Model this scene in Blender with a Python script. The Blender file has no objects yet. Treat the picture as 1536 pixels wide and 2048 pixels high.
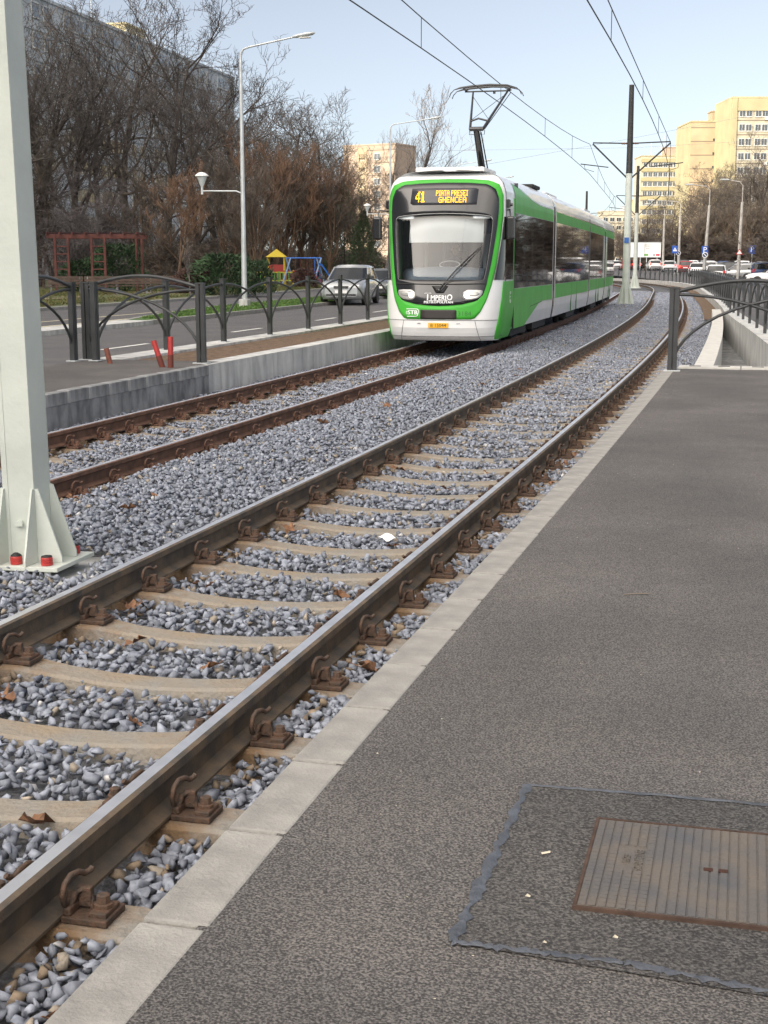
import bpy, bmesh, math, random
import numpy as np
from mathutils import Vector, Matrix, Euler
R = math.radians
random.seed(7)
rng = np.random.default_rng(11)
scene = bpy.context.scene
# ------------------------------------------------------------------ camera
cam = bpy.data.objects.new('camera', bpy.data.cameras.new('camera'))
scene.collection.objects.link(cam); scene.camera = cam
cam.data.sensor_fit = 'HORIZONTAL'; cam.data.sensor_width = 36; cam.data.lens = 2800 / 1536 * 36
cam.data.clip_start = 0.05; cam.data.clip_end = 6000
cam.location = (0, 0, 1.667); cam.rotation_euler = (R(90) - 0.1752, 0, 0)
# ------------------------------------------------------------------ sky and sun
SKY_FILL = 62.0
SUN_EL, SUN_AZ = R(11), R(226)          # azimuth clockwise from +Y: the sun stands low behind and to the left
world = bpy.data.worlds.new('World'); scene.world = world; world.use_nodes = True
nt = world.node_tree; nt.nodes.clear()
sky = nt.nodes.new('ShaderNodeTexSky'); sky.sky_type = 'NISHITA'; sky.sun_disc = False
sky.sun_elevation = SUN_EL; sky.sun_rotation = SUN_AZ; sky.air_density = .75; sky.dust_density = .15; sky.ozone_density = 3.2
bg = nt.nodes.new('ShaderNodeBackground'); bg.inputs['Strength'].default_value = 0.092
wo = nt.nodes.new('ShaderNodeOutputWorld')
hs = nt.nodes.new('ShaderNodeHueSaturation'); hs.inputs['Saturation'].default_value = .40; nt.links.new(sky.outputs[0], hs.inputs['Color'])
# warm fill glow added to the sunny sky half, unseen behind the camera
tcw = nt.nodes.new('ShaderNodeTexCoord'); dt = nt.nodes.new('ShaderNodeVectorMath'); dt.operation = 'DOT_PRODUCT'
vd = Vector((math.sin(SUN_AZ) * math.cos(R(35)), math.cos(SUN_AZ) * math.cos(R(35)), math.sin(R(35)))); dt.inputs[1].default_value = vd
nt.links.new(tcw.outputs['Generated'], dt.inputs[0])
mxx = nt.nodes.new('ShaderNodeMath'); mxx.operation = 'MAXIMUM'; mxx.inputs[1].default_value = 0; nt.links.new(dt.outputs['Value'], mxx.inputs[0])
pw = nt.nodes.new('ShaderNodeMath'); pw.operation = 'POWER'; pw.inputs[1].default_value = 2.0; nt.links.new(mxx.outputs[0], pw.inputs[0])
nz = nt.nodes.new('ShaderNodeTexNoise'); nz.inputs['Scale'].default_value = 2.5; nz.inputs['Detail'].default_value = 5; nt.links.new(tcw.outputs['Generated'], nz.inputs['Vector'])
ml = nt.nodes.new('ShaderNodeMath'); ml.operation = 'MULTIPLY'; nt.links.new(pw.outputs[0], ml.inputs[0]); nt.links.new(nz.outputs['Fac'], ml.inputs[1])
vc = nt.nodes.new('ShaderNodeMix'); vc.data_type = 'RGBA'; vc.blend_type = 'ADD'; vc.inputs['B'].default_value = (SKY_FILL * 1.0, SKY_FILL * .90, SKY_FILL * .78, 1)
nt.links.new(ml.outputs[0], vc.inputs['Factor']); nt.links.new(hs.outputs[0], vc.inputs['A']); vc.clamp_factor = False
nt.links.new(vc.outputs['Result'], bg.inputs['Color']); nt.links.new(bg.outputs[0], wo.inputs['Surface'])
sun = bpy.data.objects.new('sun', bpy.data.lights.new('sun', 'SUN')); scene.collection.objects.link(sun)
sun.data.energy = 2.0; sun.data.angle = R(0.6); sun.data.color = (1.0, 0.87, 0.63)
sd = Vector((math.sin(SUN_AZ) * math.cos(SUN_EL), math.cos(SUN_AZ) * math.cos(SUN_EL), math.sin(SUN_EL)))
sun.rotation_euler = sd.to_track_quat('Z', 'Y').to_euler(); sun.location = sd * 50
scene.view_settings.view_transform = 'Standard'; scene.view_settings.look = 'None'
scene.view_settings.gamma = 1.0; scene.view_settings.exposure = 0.92
scene.render.engine = 'CYCLES'; scene.cycles.max_bounces = 6; scene.cycles.transparent_max_bounces = 12
scene.cycles.use_denoising = True; scene.cycles.caustics_reflective = False; scene.cycles.caustics_refractive = False
COL = scene.collection
# ------------------------------------------------------------------ helpers
_m = {}
def mat(name, col, rough=0.6, metal=0.0, var=0.0, scale=8.0, col2=None, bump=0.0, bscale=None, spec=0.5, detail=4.0, coat=0.0, attr=False, lo=0.35, hi=0.65, emit=0.0):
    """procedural surface: base colour varied by noise, optional bump"""
    if name in _m: return _m[name]
    m = bpy.data.materials.new(name); m.use_nodes = True; n = m.node_tree.nodes; l = m.node_tree.links
    b = n['Principled BSDF']
    b.inputs['Base Color'].default_value = (*col, 1); b.inputs['Roughness'].default_value = rough; b.inputs['Metallic'].default_value = metal
    b.inputs['Specular IOR Level'].default_value = spec; b.inputs['Coat Weight'].default_value = coat
    if emit: b.inputs['Emission Color'].default_value = (*col, 1); b.inputs['Emission Strength'].default_value = emit
    tc = n.new('ShaderNodeTexCoord')
    src = None
    if var > 0 or col2:
        t = n.new('ShaderNodeTexNoise'); t.inputs['Scale'].default_value = scale; t.inputs['Detail'].default_value = detail
        l.new(tc.outputs['Object'], t.inputs['Vector'])
        r = n.new('ShaderNodeValToRGB'); r.color_ramp.elements[0].position = lo; r.color_ramp.elements[1].position = hi
        c2 = col2 if col2 else tuple(min(1, c * (1 + var)) for c in col)
        c1 = col if col2 else tuple(c * (1 - var) for c in col)
        r.color_ramp.elements[0].color = (*c1, 1); r.color_ramp.elements[1].color = (*c2, 1)
        l.new(t.outputs['Fac'], r.inputs['Fac']); src = r.outputs['Color']
    if attr:
        a = n.new('ShaderNodeAttribute'); a.attribute_name = 'tint'
        if src is None: src = a.outputs['Color']
        else:
            mx = n.new('ShaderNodeMix'); mx.data_type = 'RGBA'; mx.blend_type = 'MULTIPLY'; mx.inputs['Factor'].default_value = 1
            l.new(src, mx.inputs['A']); l.new(a.outputs['Color'], mx.inputs['B']); src = mx.outputs['Result']
    if src is not None: l.new(src, b.inputs['Base Color'])
    if bump > 0:
        t2 = n.new('ShaderNodeTexNoise'); t2.inputs['Scale'].default_value = bscale or scale * 4; t2.inputs['Detail'].default_value = 5
        l.new(tc.outputs['Object'], t2.inputs['Vector'])
        bp = n.new('ShaderNodeBump'); bp.inputs['Strength'].default_value = bump; bp.inputs['Distance'].default_value = 0.02
        l.new(t2.outputs['Fac'], bp.inputs['Height']); l.new(bp.outputs['Normal'], b.inputs['Normal'])
    _m[name] = m
    return m
def glass_mat(name, tint=(0.8, 0.85, 0.9), refl=1.0):
    m = bpy.data.materials.new(name); m.use_nodes = True; n = m.node_tree.nodes; l = m.node_tree.links
    n.remove(n['Principled BSDF']); out = n['Material Output']
    t = n.new('ShaderNodeBsdfTransparent'); t.inputs['Color'].default_value = (*tint, 1)
    g = n.new('ShaderNodeBsdfGlossy'); g.inputs['Roughness'].default_value = 0.02; g.inputs['Color'].default_value = (refl, refl, refl, 1)
    f = n.new('ShaderNodeFresnel'); f.inputs['IOR'].default_value = 1.8
    mx = n.new('ShaderNodeMixShader'); l.new(f.outputs[0], mx.inputs[0]); l.new(t.outputs[0], mx.inputs[1]); l.new(g.outputs[0], mx.inputs[2])
    l.new(mx.outputs[0], out.inputs['Surface']); _m[name] = m
    return m
class MB:
    """collects vertices and faces, then links them as ONE mesh object"""
    def __init__(s): s.v = []; s.f = []; s.mi = []; s.sm = []
    def add(s, vs, fs, mi=0, smooth=False):
        o = len(s.v); s.v += [tuple(map(float, p)) for p in vs]
        for f in fs: s.f.append(tuple(i + o for i in f)); s.mi.append(mi); s.sm.append(smooth)
        return s
    def box(s, c, d, mi=0, M=None, bev=0.0, taper=None):
        hx, hy, hz = d[0] / 2, d[1] / 2, d[2] / 2
        if bev > 0:
            bev = min(bev, hx * .9, hy * .9, hz * .9); bm = bmesh.new(); bmesh.ops.create_cube(bm, size=1)
            for v in bm.verts: v.co = Vector((v.co.x * d[0], v.co.y * d[1], v.co.z * d[2]))
            bmesh.ops.bevel(bm, geom=bm.edges[:], offset=bev, segments=2, affect='EDGES', profile=.5)
            bm.verts.index_update(); vs = [v.co.copy() for v in bm.verts]; fs = [[v.index for v in f.verts] for f in bm.faces]; bm.free()
        else:
            tx, ty = taper or (1, 1)
            vs = [Vector((x * hx * (tx if z > 0 else 1), y * hy * (ty if z > 0 else 1), z * hz)) for z in (-1, 1) for y in (-1, 1) for x in (-1, 1)]
            fs = [(0, 2, 3, 1), (4, 5, 7, 6), (0, 1, 5, 4), (2, 6, 7, 3), (0, 4, 6, 2), (1, 3, 7, 5)]
        vs = [(M @ v if M else v) for v in vs]
        vs = [(v[0] + c[0], v[1] + c[1], v[2] + c[2]) for v in vs]
        return s.add(vs, fs, mi)
    def tube(s, pts, rad, n=6, mi=0, cap=True, smooth=True):
        pts = [Vector(p) for p in pts]; k = len(pts)
        if not hasattr(rad, '__len__'): rad = [rad] * k
        vs = []; fs = []; up = None
        for i, p in enumerate(pts):
            t = (pts[min(i + 1, k - 1)] - pts[max(i - 1, 0)]).normalized()
            if up is None: up = Vector((0, 0, 1)) if abs(t.z) < .9 else Vector((1, 0, 0))
            a = up - t * up.dot(t)
            if a.length < 1e-4: a = t.orthogonal()
            a.normalize(); up = a; b = t.cross(a)
            for j in range(n):
                an = 2 * math.pi * j / n; vs.append(p + (a * math.cos(an) + b * math.sin(an)) * rad[i])
        for i in range(k - 1):
            for j in range(n):
                j2 = (j + 1) % n; fs.append((i * n + j, i * n + j2, (i + 1) * n + j2, (i + 1) * n + j))
        s.add(vs, fs, mi, smooth)
        if cap: s.add(vs[:n], [tuple(range(n))[::-1]], mi); s.add(vs[-n:], [tuple(range(n))], mi)
        return s
    def prism(s, poly, z0, z1, mi=0, M=None):
        """poly in xy, extruded along z; M places it"""
        k = len(poly); vs = [Vector((x, y, z0)) for x, y in poly] + [Vector((x, y, z1)) for x, y in poly]
        if M: vs = [M @ v for v in vs]
        fs = [tuple(range(k))[::-1], tuple(range(k, 2 * k))] + [(i, (i + 1) % k, (i + 1) % k + k, i + k) for i in range(k)]
        return s.add(vs, fs, mi)
    def lathe(s, prof, c=(0, 0, 0), n=16, mi=0, M=None, smooth=True):
        vs = []; fs = []
        for r, z in prof:
            for j in range(n):
                a = 2 * math.pi * j / n; vs.append(Vector((r * math.cos(a), r * math.sin(a), z)))
        for i in range(len(prof) - 1):
            for j in range(n): fs.append((i * n + j, i * n + (j + 1) % n, (i + 1) * n + (j + 1) % n, (i + 1) * n + j))
        if M: vs = [M @ v for v in vs]
        vs = [v + Vector(c) for v in vs]
        s.add(vs, fs, mi, smooth)
        return s.add(vs[:n], [tuple(range(n))[::-1]], mi).add(vs[-n:], [tuple(range(n))], mi)
    def grid(s, rows, mi=0, smooth=False, close=False):
        k = len(rows[0]); vs = [p for r in rows for p in r]; fs = []
        for i in range(len(rows) - 1):
            for j in range(k if close else k - 1):
                j2 = (j + 1) % k; fs.append((i * k + j, i * k + j2, (i + 1) * k + j2, (i + 1) * k + j))
        return s.add(vs, fs, mi, smooth)
    def mesh(s, name, mats):
        me = bpy.data.meshes.new(name); me.from_pydata(s.v, [], s.f)
        for m in (mats if isinstance(mats, (list, tuple)) else [mats]): me.materials.append(m)
        me.polygons.foreach_set('material_index', s.mi); me.polygons.foreach_set('use_smooth', s.sm); me.update()
        return me
    def build(s, name, mats, parent=None, fix=True):
        me = s.mesh(name, mats)
        if fix and len(s.f) < 60000:
            bm = bmesh.new(); bm.from_mesh(me); bmesh.ops.recalc_face_normals(bm, faces=bm.faces[:]); bm.to_mesh(me); bm.free()
        return link(name, me, parent)
def link(name, data, parent=None, loc=None, rot=None):
    o = bpy.data.objects.new(name, data); COL.objects.link(o)
    if parent: o.parent = parent
    if loc: o.location = loc
    if rot: o.rotation_euler = rot
    return o
def tag(o, label=None, cat=None, group=None, kind=None):
    if label: o['label'] = label
    if cat: o['category'] = cat
    if group: o['group'] = group
    if kind: o['kind'] = kind
    return o
def thing(name, label, cat, loc=(0, 0, 0), rz=0, group=None):
    o = link(name, None, None, loc, (0, 0, rz)); o.empty_display_size = .2
    return tag(o, label, cat, group)
def copy_tree(o, parent=None):
    c = o.copy(); COL.objects.link(c); c.parent = parent
    for ch in list(o.children): copy_tree(ch, c)
    return c
def place(proto, used, loc, rz=0, sc=1, label=None, group=None):
    o = proto if not used else copy_tree(proto)
    o.location = loc; o.rotation_euler = (0, 0, rz)
    o.scale = (sc, sc, sc) if not hasattr(sc, '__len__') else sc
    if label: o['label'] = label
    if group: o['group'] = group
    return o
def text_mesh(body, size, extrude=0.002, align='CENTER', spacing=1.0, sx=1.0):
    cu = bpy.data.curves.new('txt', 'FONT'); cu.body = body; cu.size = size; cu.extrude = extrude; cu.align_x = align; cu.align_y = 'CENTER'
    cu.space_character = spacing; cu.resolution_u = 2
    o = bpy.data.objects.new('txt', cu); COL.objects.link(o)
    dg = bpy.context.evaluated_depsgraph_get(); me = bpy.data.meshes.new_from_object(o.evaluated_get(dg))
    vs = [(v.co.x * sx, v.co.y, v.co.z) for v in me.vertices]; fs = [tuple(p.vertices) for p in me.polygons]
    bpy.data.objects.remove(o); bpy.data.meshes.remove(me); bpy.data.curves.remove(cu)
    return vs, fs
# ------------------------------------------------------------------ the line of the near track (heading changes slowly to the left)
KN = np.array([-6, 10, 20, 30, 45, 60, 80, 110, 160.]); KV = np.array([.0023, -.0004, -.0012, -.0013, -.0012, -.0012, .0004, -.0046, -.0046])
_s = np.arange(-6, 170, .25); _k = np.interp(_s, KN, KV)
_th = np.concatenate([[0], np.cumsum(_k[:-1] * .25)]); _i0 = int(np.argmin(abs(_s))); _th = _th - _th[_i0] + .2577
_x = np.concatenate([[0], np.cumsum(np.sin(_th[:-1] + _k[:-1] * .125) * .25)]); _y = np.concatenate([[0], np.cumsum(np.cos(_th[:-1] + _k[:-1] * .125) * .25)])
_x += -2.5758 - _x[_i0]; _y += .5904 - _y[_i0]
def TH(s): return float(np.interp(s, _s, _th))
def P(s, off=0., z=0.):
    t = TH(s); return Vector((float(np.interp(s, _s, _x)) + off * math.cos(t), float(np.interp(s, _s, _y)) - off * math.sin(t), z))
def strip(prof, ss, offf=lambda s: 0.):
    """sweep a closed profile [(off,z)] along the track"""
    return [[P(s, o + offf(s), z) for o, z in prof] for s in ss]
FAR = -3.46        # centre of the far track
# ------------------------------------------------------------------ materials
def asphalt(name, c1, c2, bump=.9, sc=55):
    m = mat(name, c1, rough=.85, col2=c2, scale=.9, detail=3); n = m.node_tree.nodes; l = m.node_tree.links; b = n['Principled BSDF']
    tc = n['Texture Coordinate']; v = n.new('ShaderNodeTexVoronoi'); v.inputs['Scale'].default_value = sc; v.feature = 'F1'
    nz = n.new('ShaderNodeTexNoise'); nz.inputs['Scale'].default_value = sc * 1.6; nz.inputs['Detail'].default_value = 3
    l.new(tc.outputs['Object'], v.inputs['Vector']); l.new(tc.outputs['Object'], nz.inputs['Vector'])
    r = n.new('ShaderNodeValToRGB'); r.color_ramp.elements[0].position = .42; r.color_ramp.elements[1].position = .60
    r.color_ramp.elements[0].color = (.40, .40, .41, 1); r.color_ramp.elements[1].color = (1.42, 1.40, 1.38, 1); l.new(nz.outputs['Fac'], r.inputs['Fac'])
    mx = n.new('ShaderNodeMix'); mx.data_type = 'RGBA'; mx.blend_type = 'MULTIPLY'; mx.inputs['Factor'].default_value = 1
    src = b.inputs['Base Color'].links[0].from_socket; l.new(src, mx.inputs['A']); l.new(r.outputs['Color'], mx.inputs['B']); l.new(mx.outputs['Result'], b.inputs['Base Color'])
    st = n.new('ShaderNodeTexNoise'); st.inputs['Scale'].default_value = 1.7; st.inputs['Detail'].default_value = 7; st.inputs['Roughness'].default_value = .65; l.new(tc.outputs['Object'], st.inputs['Vector'])
    sr = n.new('ShaderNodeValToRGB'); sr.color_ramp.elements[0].position = .35; sr.color_ramp.elements[1].position = .62; sr.color_ramp.elements[0].color = (.88, .885, .89, 1); sr.color_ramp.elements[1].color = (1.08, 1.06, 1.04, 1); l.new(st.outputs['Fac'], sr.inputs['Fac'])
    m3 = n.new('ShaderNodeMix'); m3.data_type = 'RGBA'; m3.blend_type = 'MULTIPLY'; m3.inputs['Factor'].default_value = 1; l.new(mx.outputs['Result'], m3.inputs['A']); l.new(sr.outputs['Color'], m3.inputs['B']); l.new(m3.outputs['Result'], b.inputs['Base Color'])
    ad = n.new('ShaderNodeMath'); ad.operation = 'SUBTRACT'; l.new(nz.outputs['Fac'], ad.inputs[0]); l.new(v.outputs['Distance'], ad.inputs[1])
    bp = n.new('ShaderNodeBump'); bp.inputs['Strength'].default_value = bump; bp.inputs['Distance'].default_value = .006
    l.new(ad.outputs[0], bp.inputs['Height']); l.new(bp.outputs['Normal'], b.inputs['Normal'])
    return m
M_PLAT = asphalt('platform_asphalt', (.112, .107, .106), (.152, .145, .142), 1.0, 105)
M_PATCH = asphalt('patch_asphalt', (.075, .073, .073), (.098, .095, .094), 1.0, 90)
M_ROAD = asphalt('road_asphalt', (.10, .10, .108), (.125, .125, .13), .5, 40)
M_KERB = mat('kerb_concrete', (.24, .235, .225), .85, col2=(.34, .33, .31), scale=7, bump=.35, bscale=90, detail=10)
def streaked(name, c1, c2, st, sc=(2.2, 2.2, .5)):
    m = mat(name, c1, .85, col2=c2, scale=1.6, bump=.4, bscale=14, detail=8); n = m.node_tree.nodes; l = m.node_tree.links; b = n['Principled BSDF']; tc = n['Texture Coordinate']
    mp = n.new('ShaderNodeMapping'); mp.inputs['Scale'].default_value = sc; l.new(tc.outputs['Object'], mp.inputs['Vector'])
    t = n.new('ShaderNodeTexNoise'); t.inputs['Scale'].default_value = 2.4; t.inputs['Detail'].default_value = 7; l.new(mp.outputs[0], t.inputs['Vector'])
    r = n.new('ShaderNodeValToRGB'); r.color_ramp.elements[0].position = .42; r.color_ramp.elements[1].position = .68; r.color_ramp.elements[0].color = (1, 1, 1, 1); r.color_ramp.elements[1].color = (*st, 1); l.new(t.outputs['Fac'], r.inputs['Fac'])
    mx = n.new('ShaderNodeMix'); mx.data_type = 'RGBA'; mx.blend_type = 'MULTIPLY'; mx.inputs['Factor'].default_value = 1
    l.new(b.inputs['Base Color'].links[0].from_socket, mx.inputs['A']); l.new(r.outputs['Color'], mx.inputs['B']); l.new(mx.outputs['Result'], b.inputs['Base Color'])
    return m
M_CONC = streaked('wall_concrete', (.47, .48, .48), (.62, .62, .60), (.66, .66, .67))
M_PALE = mat('pale_concrete', (.50, .49, .46), .85, col2=(.60, .59, .56), scale=5, bump=.3, bscale=60, detail=8)
M_CONCD = streaked('damp_concrete', (.21, .215, .22), (.34, .345, .35), (.45, .46, .48), (3, 3, 1.2))
M_SLEEP = mat('sleeper_concrete', (.245, .235, .215), .9, col2=(.29, .225, .155), scale=2.5, bump=.6, bscale=40, detail=8, lo=.45, hi=.75)
def _rust(m):
    n = m.node_tree.nodes; l = m.node_tree.links; b = n['Principled BSDF']; tc = n['Texture Coordinate']
    sx = n.new('ShaderNodeSeparateXYZ'); l.new(tc.outputs['Object'], sx.inputs[0])
    a = n.new('ShaderNodeMath'); a.operation = 'ABSOLUTE'; l.new(sx.outputs['X'], a.inputs[0])
    d = n.new('ShaderNodeMath'); d.operation = 'SUBTRACT'; d.inputs[1].default_value = .75; l.new(a.outputs[0], d.inputs[0])
    e = n.new('ShaderNodeMath'); e.operation = 'ABSOLUTE'; l.new(d.outputs[0], e.inputs[0])
    t = n.new('ShaderNodeTexNoise'); t.inputs['Scale'].default_value = 14; t.inputs['Detail'].default_value = 6; l.new(tc.outputs['Object'], t.inputs['Vector'])
    k = n.new('ShaderNodeMath'); k.operation = 'MULTIPLY_ADD'; k.inputs[1].default_value = .55; l.new(t.outputs['Fac'], k.inputs[0]); l.new(e.outputs[0], k.inputs[2])
    r = n.new('ShaderNodeMapRange'); r.inputs['From Min'].default_value = .30; r.inputs['From Max'].default_value = .62; r.inputs['To Min'].default_value = .85; r.inputs['To Max'].default_value = 0; l.new(k.outputs[0], r.inputs['Value'])
    mx = n.new('ShaderNodeMix'); mx.data_type = 'RGBA'; l.new(r.outputs[0], mx.inputs['Factor']); l.new(b.inputs['Base Color'].links[0].from_socket, mx.inputs['A']); mx.inputs['B'].default_value = (.20, .115, .05, 1); l.new(mx.outputs['Result'], b.inputs['Base Color'])
_rust(M_SLEEP)
M_STONE = mat('ballast_stone', (.80, .81, .84), .9, var=.32, scale=30, attr=True, detail=6)
M_BED = mat('ballast_bed', (.05, .052, .058), .95, col2=(.15, .155, .17), scale=28, bump=1.0, bscale=30, detail=6)
M_RAILTOP = mat('worn_steel', (.80, .80, .82), .42, .9, var=.10, scale=6)
M_RAILSIDE = mat('rail_web', (.085, .075, .065), .75, .3, col2=(.17, .125, .085), scale=9, bump=.2, bscale=60, detail=8)
M_RAILRUST = mat('rusty_rail', (.10, .055, .038), .85, .1, col2=(.19, .10, .065), scale=9, bump=.2, bscale=60, detail=8)
M_CLIP = mat('rusty_clip', (.085, .05, .038), .8, .2, col2=(.17, .085, .055), scale=25, bump=.3, bscale=120)
M_CLIPG = mat('oily_clip', (.06, .045, .036), .7, .2, col2=(.13, .075, .05), scale=25, bump=.3, bscale=120)
M_FENCE = mat('fence_paint', (.036, .039, .042), .45, 0, var=.2, scale=4, spec=.5)
M_MAST = mat('mast_paint', (.47, .51, .475), .5, col2=(.56, .60, .56), scale=2.2, bump=.15, bscale=25, detail=9)
M_MASTD = mat('dark_mast_paint', (.03, .03, .03), .6, var=.2, scale=4)
M_GALV = mat('galvanised_steel', (.55, .58, .60), .45, .35, var=.1, scale=3)
M_FINE = mat('fine_wire', (.25, .27, .29), .6)
M_WIRE = mat('wire', (.05, .055, .06), .5, .5)
M_GRASS = mat('verge_grass', (.06, .085, .03), .95, col2=(.13, .12, .06), scale=1.2, bump=.6, bscale=20, detail=8)
M_LAWN = mat('lawn', (.06, .115, .03), .95, col2=(.085, .15, .045), scale=3, bump=.6, bscale=30)
M_SOIL = mat('brown_soil', (.085, .055, .035), .95, col2=(.19, .125, .08), scale=9, bump=1.0, bscale=30, detail=8)
M_WHITE = mat('road_paint', (.72, .72, .70), .7, var=.15, scale=6)
M_YEL = mat('yellowed_paint', (.62, .57, .40), .7, var=.15, scale=6)
M_LEAF = mat('dead_leaf', (.13, .065, .035), .8, col2=(.27, .14, .075), scale=30)
M_BLACK = mat('black_rubber', (.015, .015, .016), .7)
M_RED = mat('red_plastic', (.40, .04, .037), .4, var=.15, scale=12)
M_BITU = mat('bitumen', (.075, .085, .105), .6, var=.25, scale=18, bump=.6, bscale=40)
M_IRON = mat('cast_iron', (.175, .15, .125), .6, .3, col2=(.115, .115, .12), scale=7, bump=.25, bscale=60)
M_IRONE = mat('rusty_iron_edge', (.075, .045, .033), .8, .2, var=.3, scale=20)
# ------------------------------------------------------------------ ground, roads, platforms
def sheet(name, rows, m, smooth=True):
    b = MB(); b.grid(rows, 0, smooth); return tag(b.build(name, m), kind='structure')
def lane(name, s0, s1, o0, o1, z, m, ds=2.5, z1=None):
    n = max(2, int((s1 - s0) / ds) + 1)
    f0 = o0 if callable(o0) else (lambda s: o0); f1 = o1 if callable(o1) else (lambda s: o1)
    return sheet(name, [[P(s, f0(s), z), P(s, f1(s), z if z1 is None else z1)] for s in np.linspace(s0, s1, n)], m)
def beam(name, s0, s1, prof, m, ds=1.5, offf=lambda s: 0., kind='structure', mi=None):
    """solid kerb or wall swept along the track"""
    b = MB(); ss = np.linspace(s0, s1, max(2, int((s1 - s0) / ds) + 1)); rows = strip(prof, ss, offf)
    b.grid(rows, 0, False, close=True); k = len(prof)
    b.add(rows[0], [tuple(range(k))]); b.add(rows[-1], [tuple(range(k))[::-1]])
    o = b.build(name, m)
    return tag(o, kind=kind) if kind else o
g = MB(); g.grid([[(x, y, -1.05) for x in (-3000, -200, 0, 200, 3000)] for y in (-3000, -100, 100, 400, 3000)])
tag(g.build('ground', M_GRASS), kind='structure')
def wig(s): return .5 * math.sin(s * .31) + .5 * math.sin(s * .83 + 1)
lane('ballast_bed', -6, 165, -5.0, 1.76, -.265, M_BED)
tag(bpy.data.objects['ballast_bed'], kind='structure')
# left side: platform, wall, roads
lane('platform_left', -6, 19.3, -6.95, -4.97, .268, M_PLAT)
beam('platform_wall', -6, 18.55, [(-5.1, -.5), (-4.83, -.5), (-4.83, .135), (-5.1, .135)], M_CONCD)
w = beam('retaining_wall', 18.6, 75, [(-5.2, -.5), (-4.86, -.5), (-4.88, .265), (-5.2, .265)], M_CONC, kind=None)
tag(w, 'pale streaked concrete wall along the far track beside the tram', 'wall')
lane('planting_strip', 19.3, 75, -6.5, -5.2, .235, M_SOIL)
w = beam('kerb_wall', 19.3, 120, [(-7.0, -.3), (-6.5, -.3), (-6.5, .275), (-7.0, .275)], M_CONC, kind=None)
tag(w, 'low concrete kerb wall carrying the arched fence by the road', 'kerb')
lane('road_left', -12, 168, -13.6, -6.9, 0, M_ROAD)
lane('road_left_far', -12, 168, -21.7, -13.6, .004, M_ROAD)
lane('edge_line', -12, 120, -7.62, -7.5, .006, M_WHITE)
for k in range(-2, 18): lane('lane_dash', 33.2 + 7.6 * k, 35.5 + 7.6 * k, -9.9, -9.78, .006, M_WHITE)
for i, (a, b_) in enumerate(((-15.8, -15.8), (-17.3, -17.0))):
    lane('yellow_line', -12, 47, a - .07, a + .07, .010, M_YEL)
def lawn_l(s): return -13.85 - 2.5 * min(1, max(0, (s - 36) / 14)) ** .7
beam('median_kerb', -12, 37, [(-14.5, -.1), (-13.5, -.1), (-13.5, .12), (-14.5, .12)], M_CONC)
lane('median_lawn', 37, 150, lawn_l, -13.65, .125, M_LAWN)
beam('lawn_kerb', 37, 150, [(-13.65, -.1), (-13.5, -.1), (-13.5, .13), (-13.65, .13)], M_KERB)
beam('lawn_kerb', 37, 150, [(-.15, -.1), (0, -.1), (0, .13), (-.15, .13)], M_KERB, offf=lawn_l)
beam('far_kerb', -12, 168, [(-22, -.1), (-21.7, -.1), (-21.7, .12), (-22, .12)], M_KERB)
# the park: gently bumpy verge
rows = []
for y in list(np.arange(-20, 170, 4)) + [200, 260, 340, 480, 700]:
    s = min(y, 165); p0 = P(s, -22.0, .118)
    if y > 165: p0 = Vector((p0.x, y, .118))
    rows.append([p0] + [Vector((p0.x - d, p0.y + .12 * d, .12 + .05 * math.sin(d * .9 + y * .37) + .08 * math.sin(y * .11 + d * .2))) for d in (1, 3, 6, 10, 15, 22, 30, 45, 70, 120, 400)])
sheet('park_ground', rows, M_GRASS)
lane('park_path', 20, 160, -27.5, -25.8, .19, mat('gravel_path', (.22, .17, .12), .95, var=.25, scale=4, bump=.5))
# right side: channel, walls, parking ground
def w2(s): return float(np.interp(s, [19, 27, 39, 46, 60, 170], [3.45, 2.9, 2.35, 2.12, 2.05, 2.05]))
w = beam('channel_wall', 20.58, 48, [(1.74, -.9), (2.02, -.9), (2.02, .2), (1.74, .2)], M_PALE, kind=None)
tag(w, 'pale concrete wall top between the ballast and the drainage channel', 'wall')
w = beam('fence_wall', 20.58, 165, [(0, -.9), (.42, -.9), (.42, .19), (0, .19)], M_CONC, offf=w2, kind=None)
tag(w, 'stained concrete wall under the long dark fence on the right', 'wall')
lane('channel_floor', 20.5, 47, 2.0, lambda s: w2(s) + .05, -.62, M_CONCD)
lane('trackside_soil', 47.5, 165, 1.5, lambda s: w2(s) + .02, -.12, M_SOIL)
def zr(x, y): return .05 + min(.75, max(0, (y - 108) * .0085))
rows = []
for y in list(np.arange(-30, 166, 5)) + [190, 230, 300, 420, 700]:
    s = float(np.interp(min(y, 165), [P(k).y for k in range(-6, 166)], list(range(-6, 166))))
    x0 = P(s, w2(s) + .4).x if y <= 165 else -45
    rows.append([Vector((x0 + d, y, zr(x0 + d, y))) for d in (0, 3, 8, 15, 25, 40, 80, 200, 500)])
sheet('parking_ground', rows, M_ROAD)
# right platform
lane('platform_right', -6, 20.2, 1.50, 9, .222, M_PLAT, ds=1.0)
beam('kerb_mortar', -6, 20.2, [(1.385, -.4), (1.53, -.4), (1.53, .212), (1.385, .212)], mat('mortar', (.55, .53, .48), .9, var=.2, scale=20))
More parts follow.
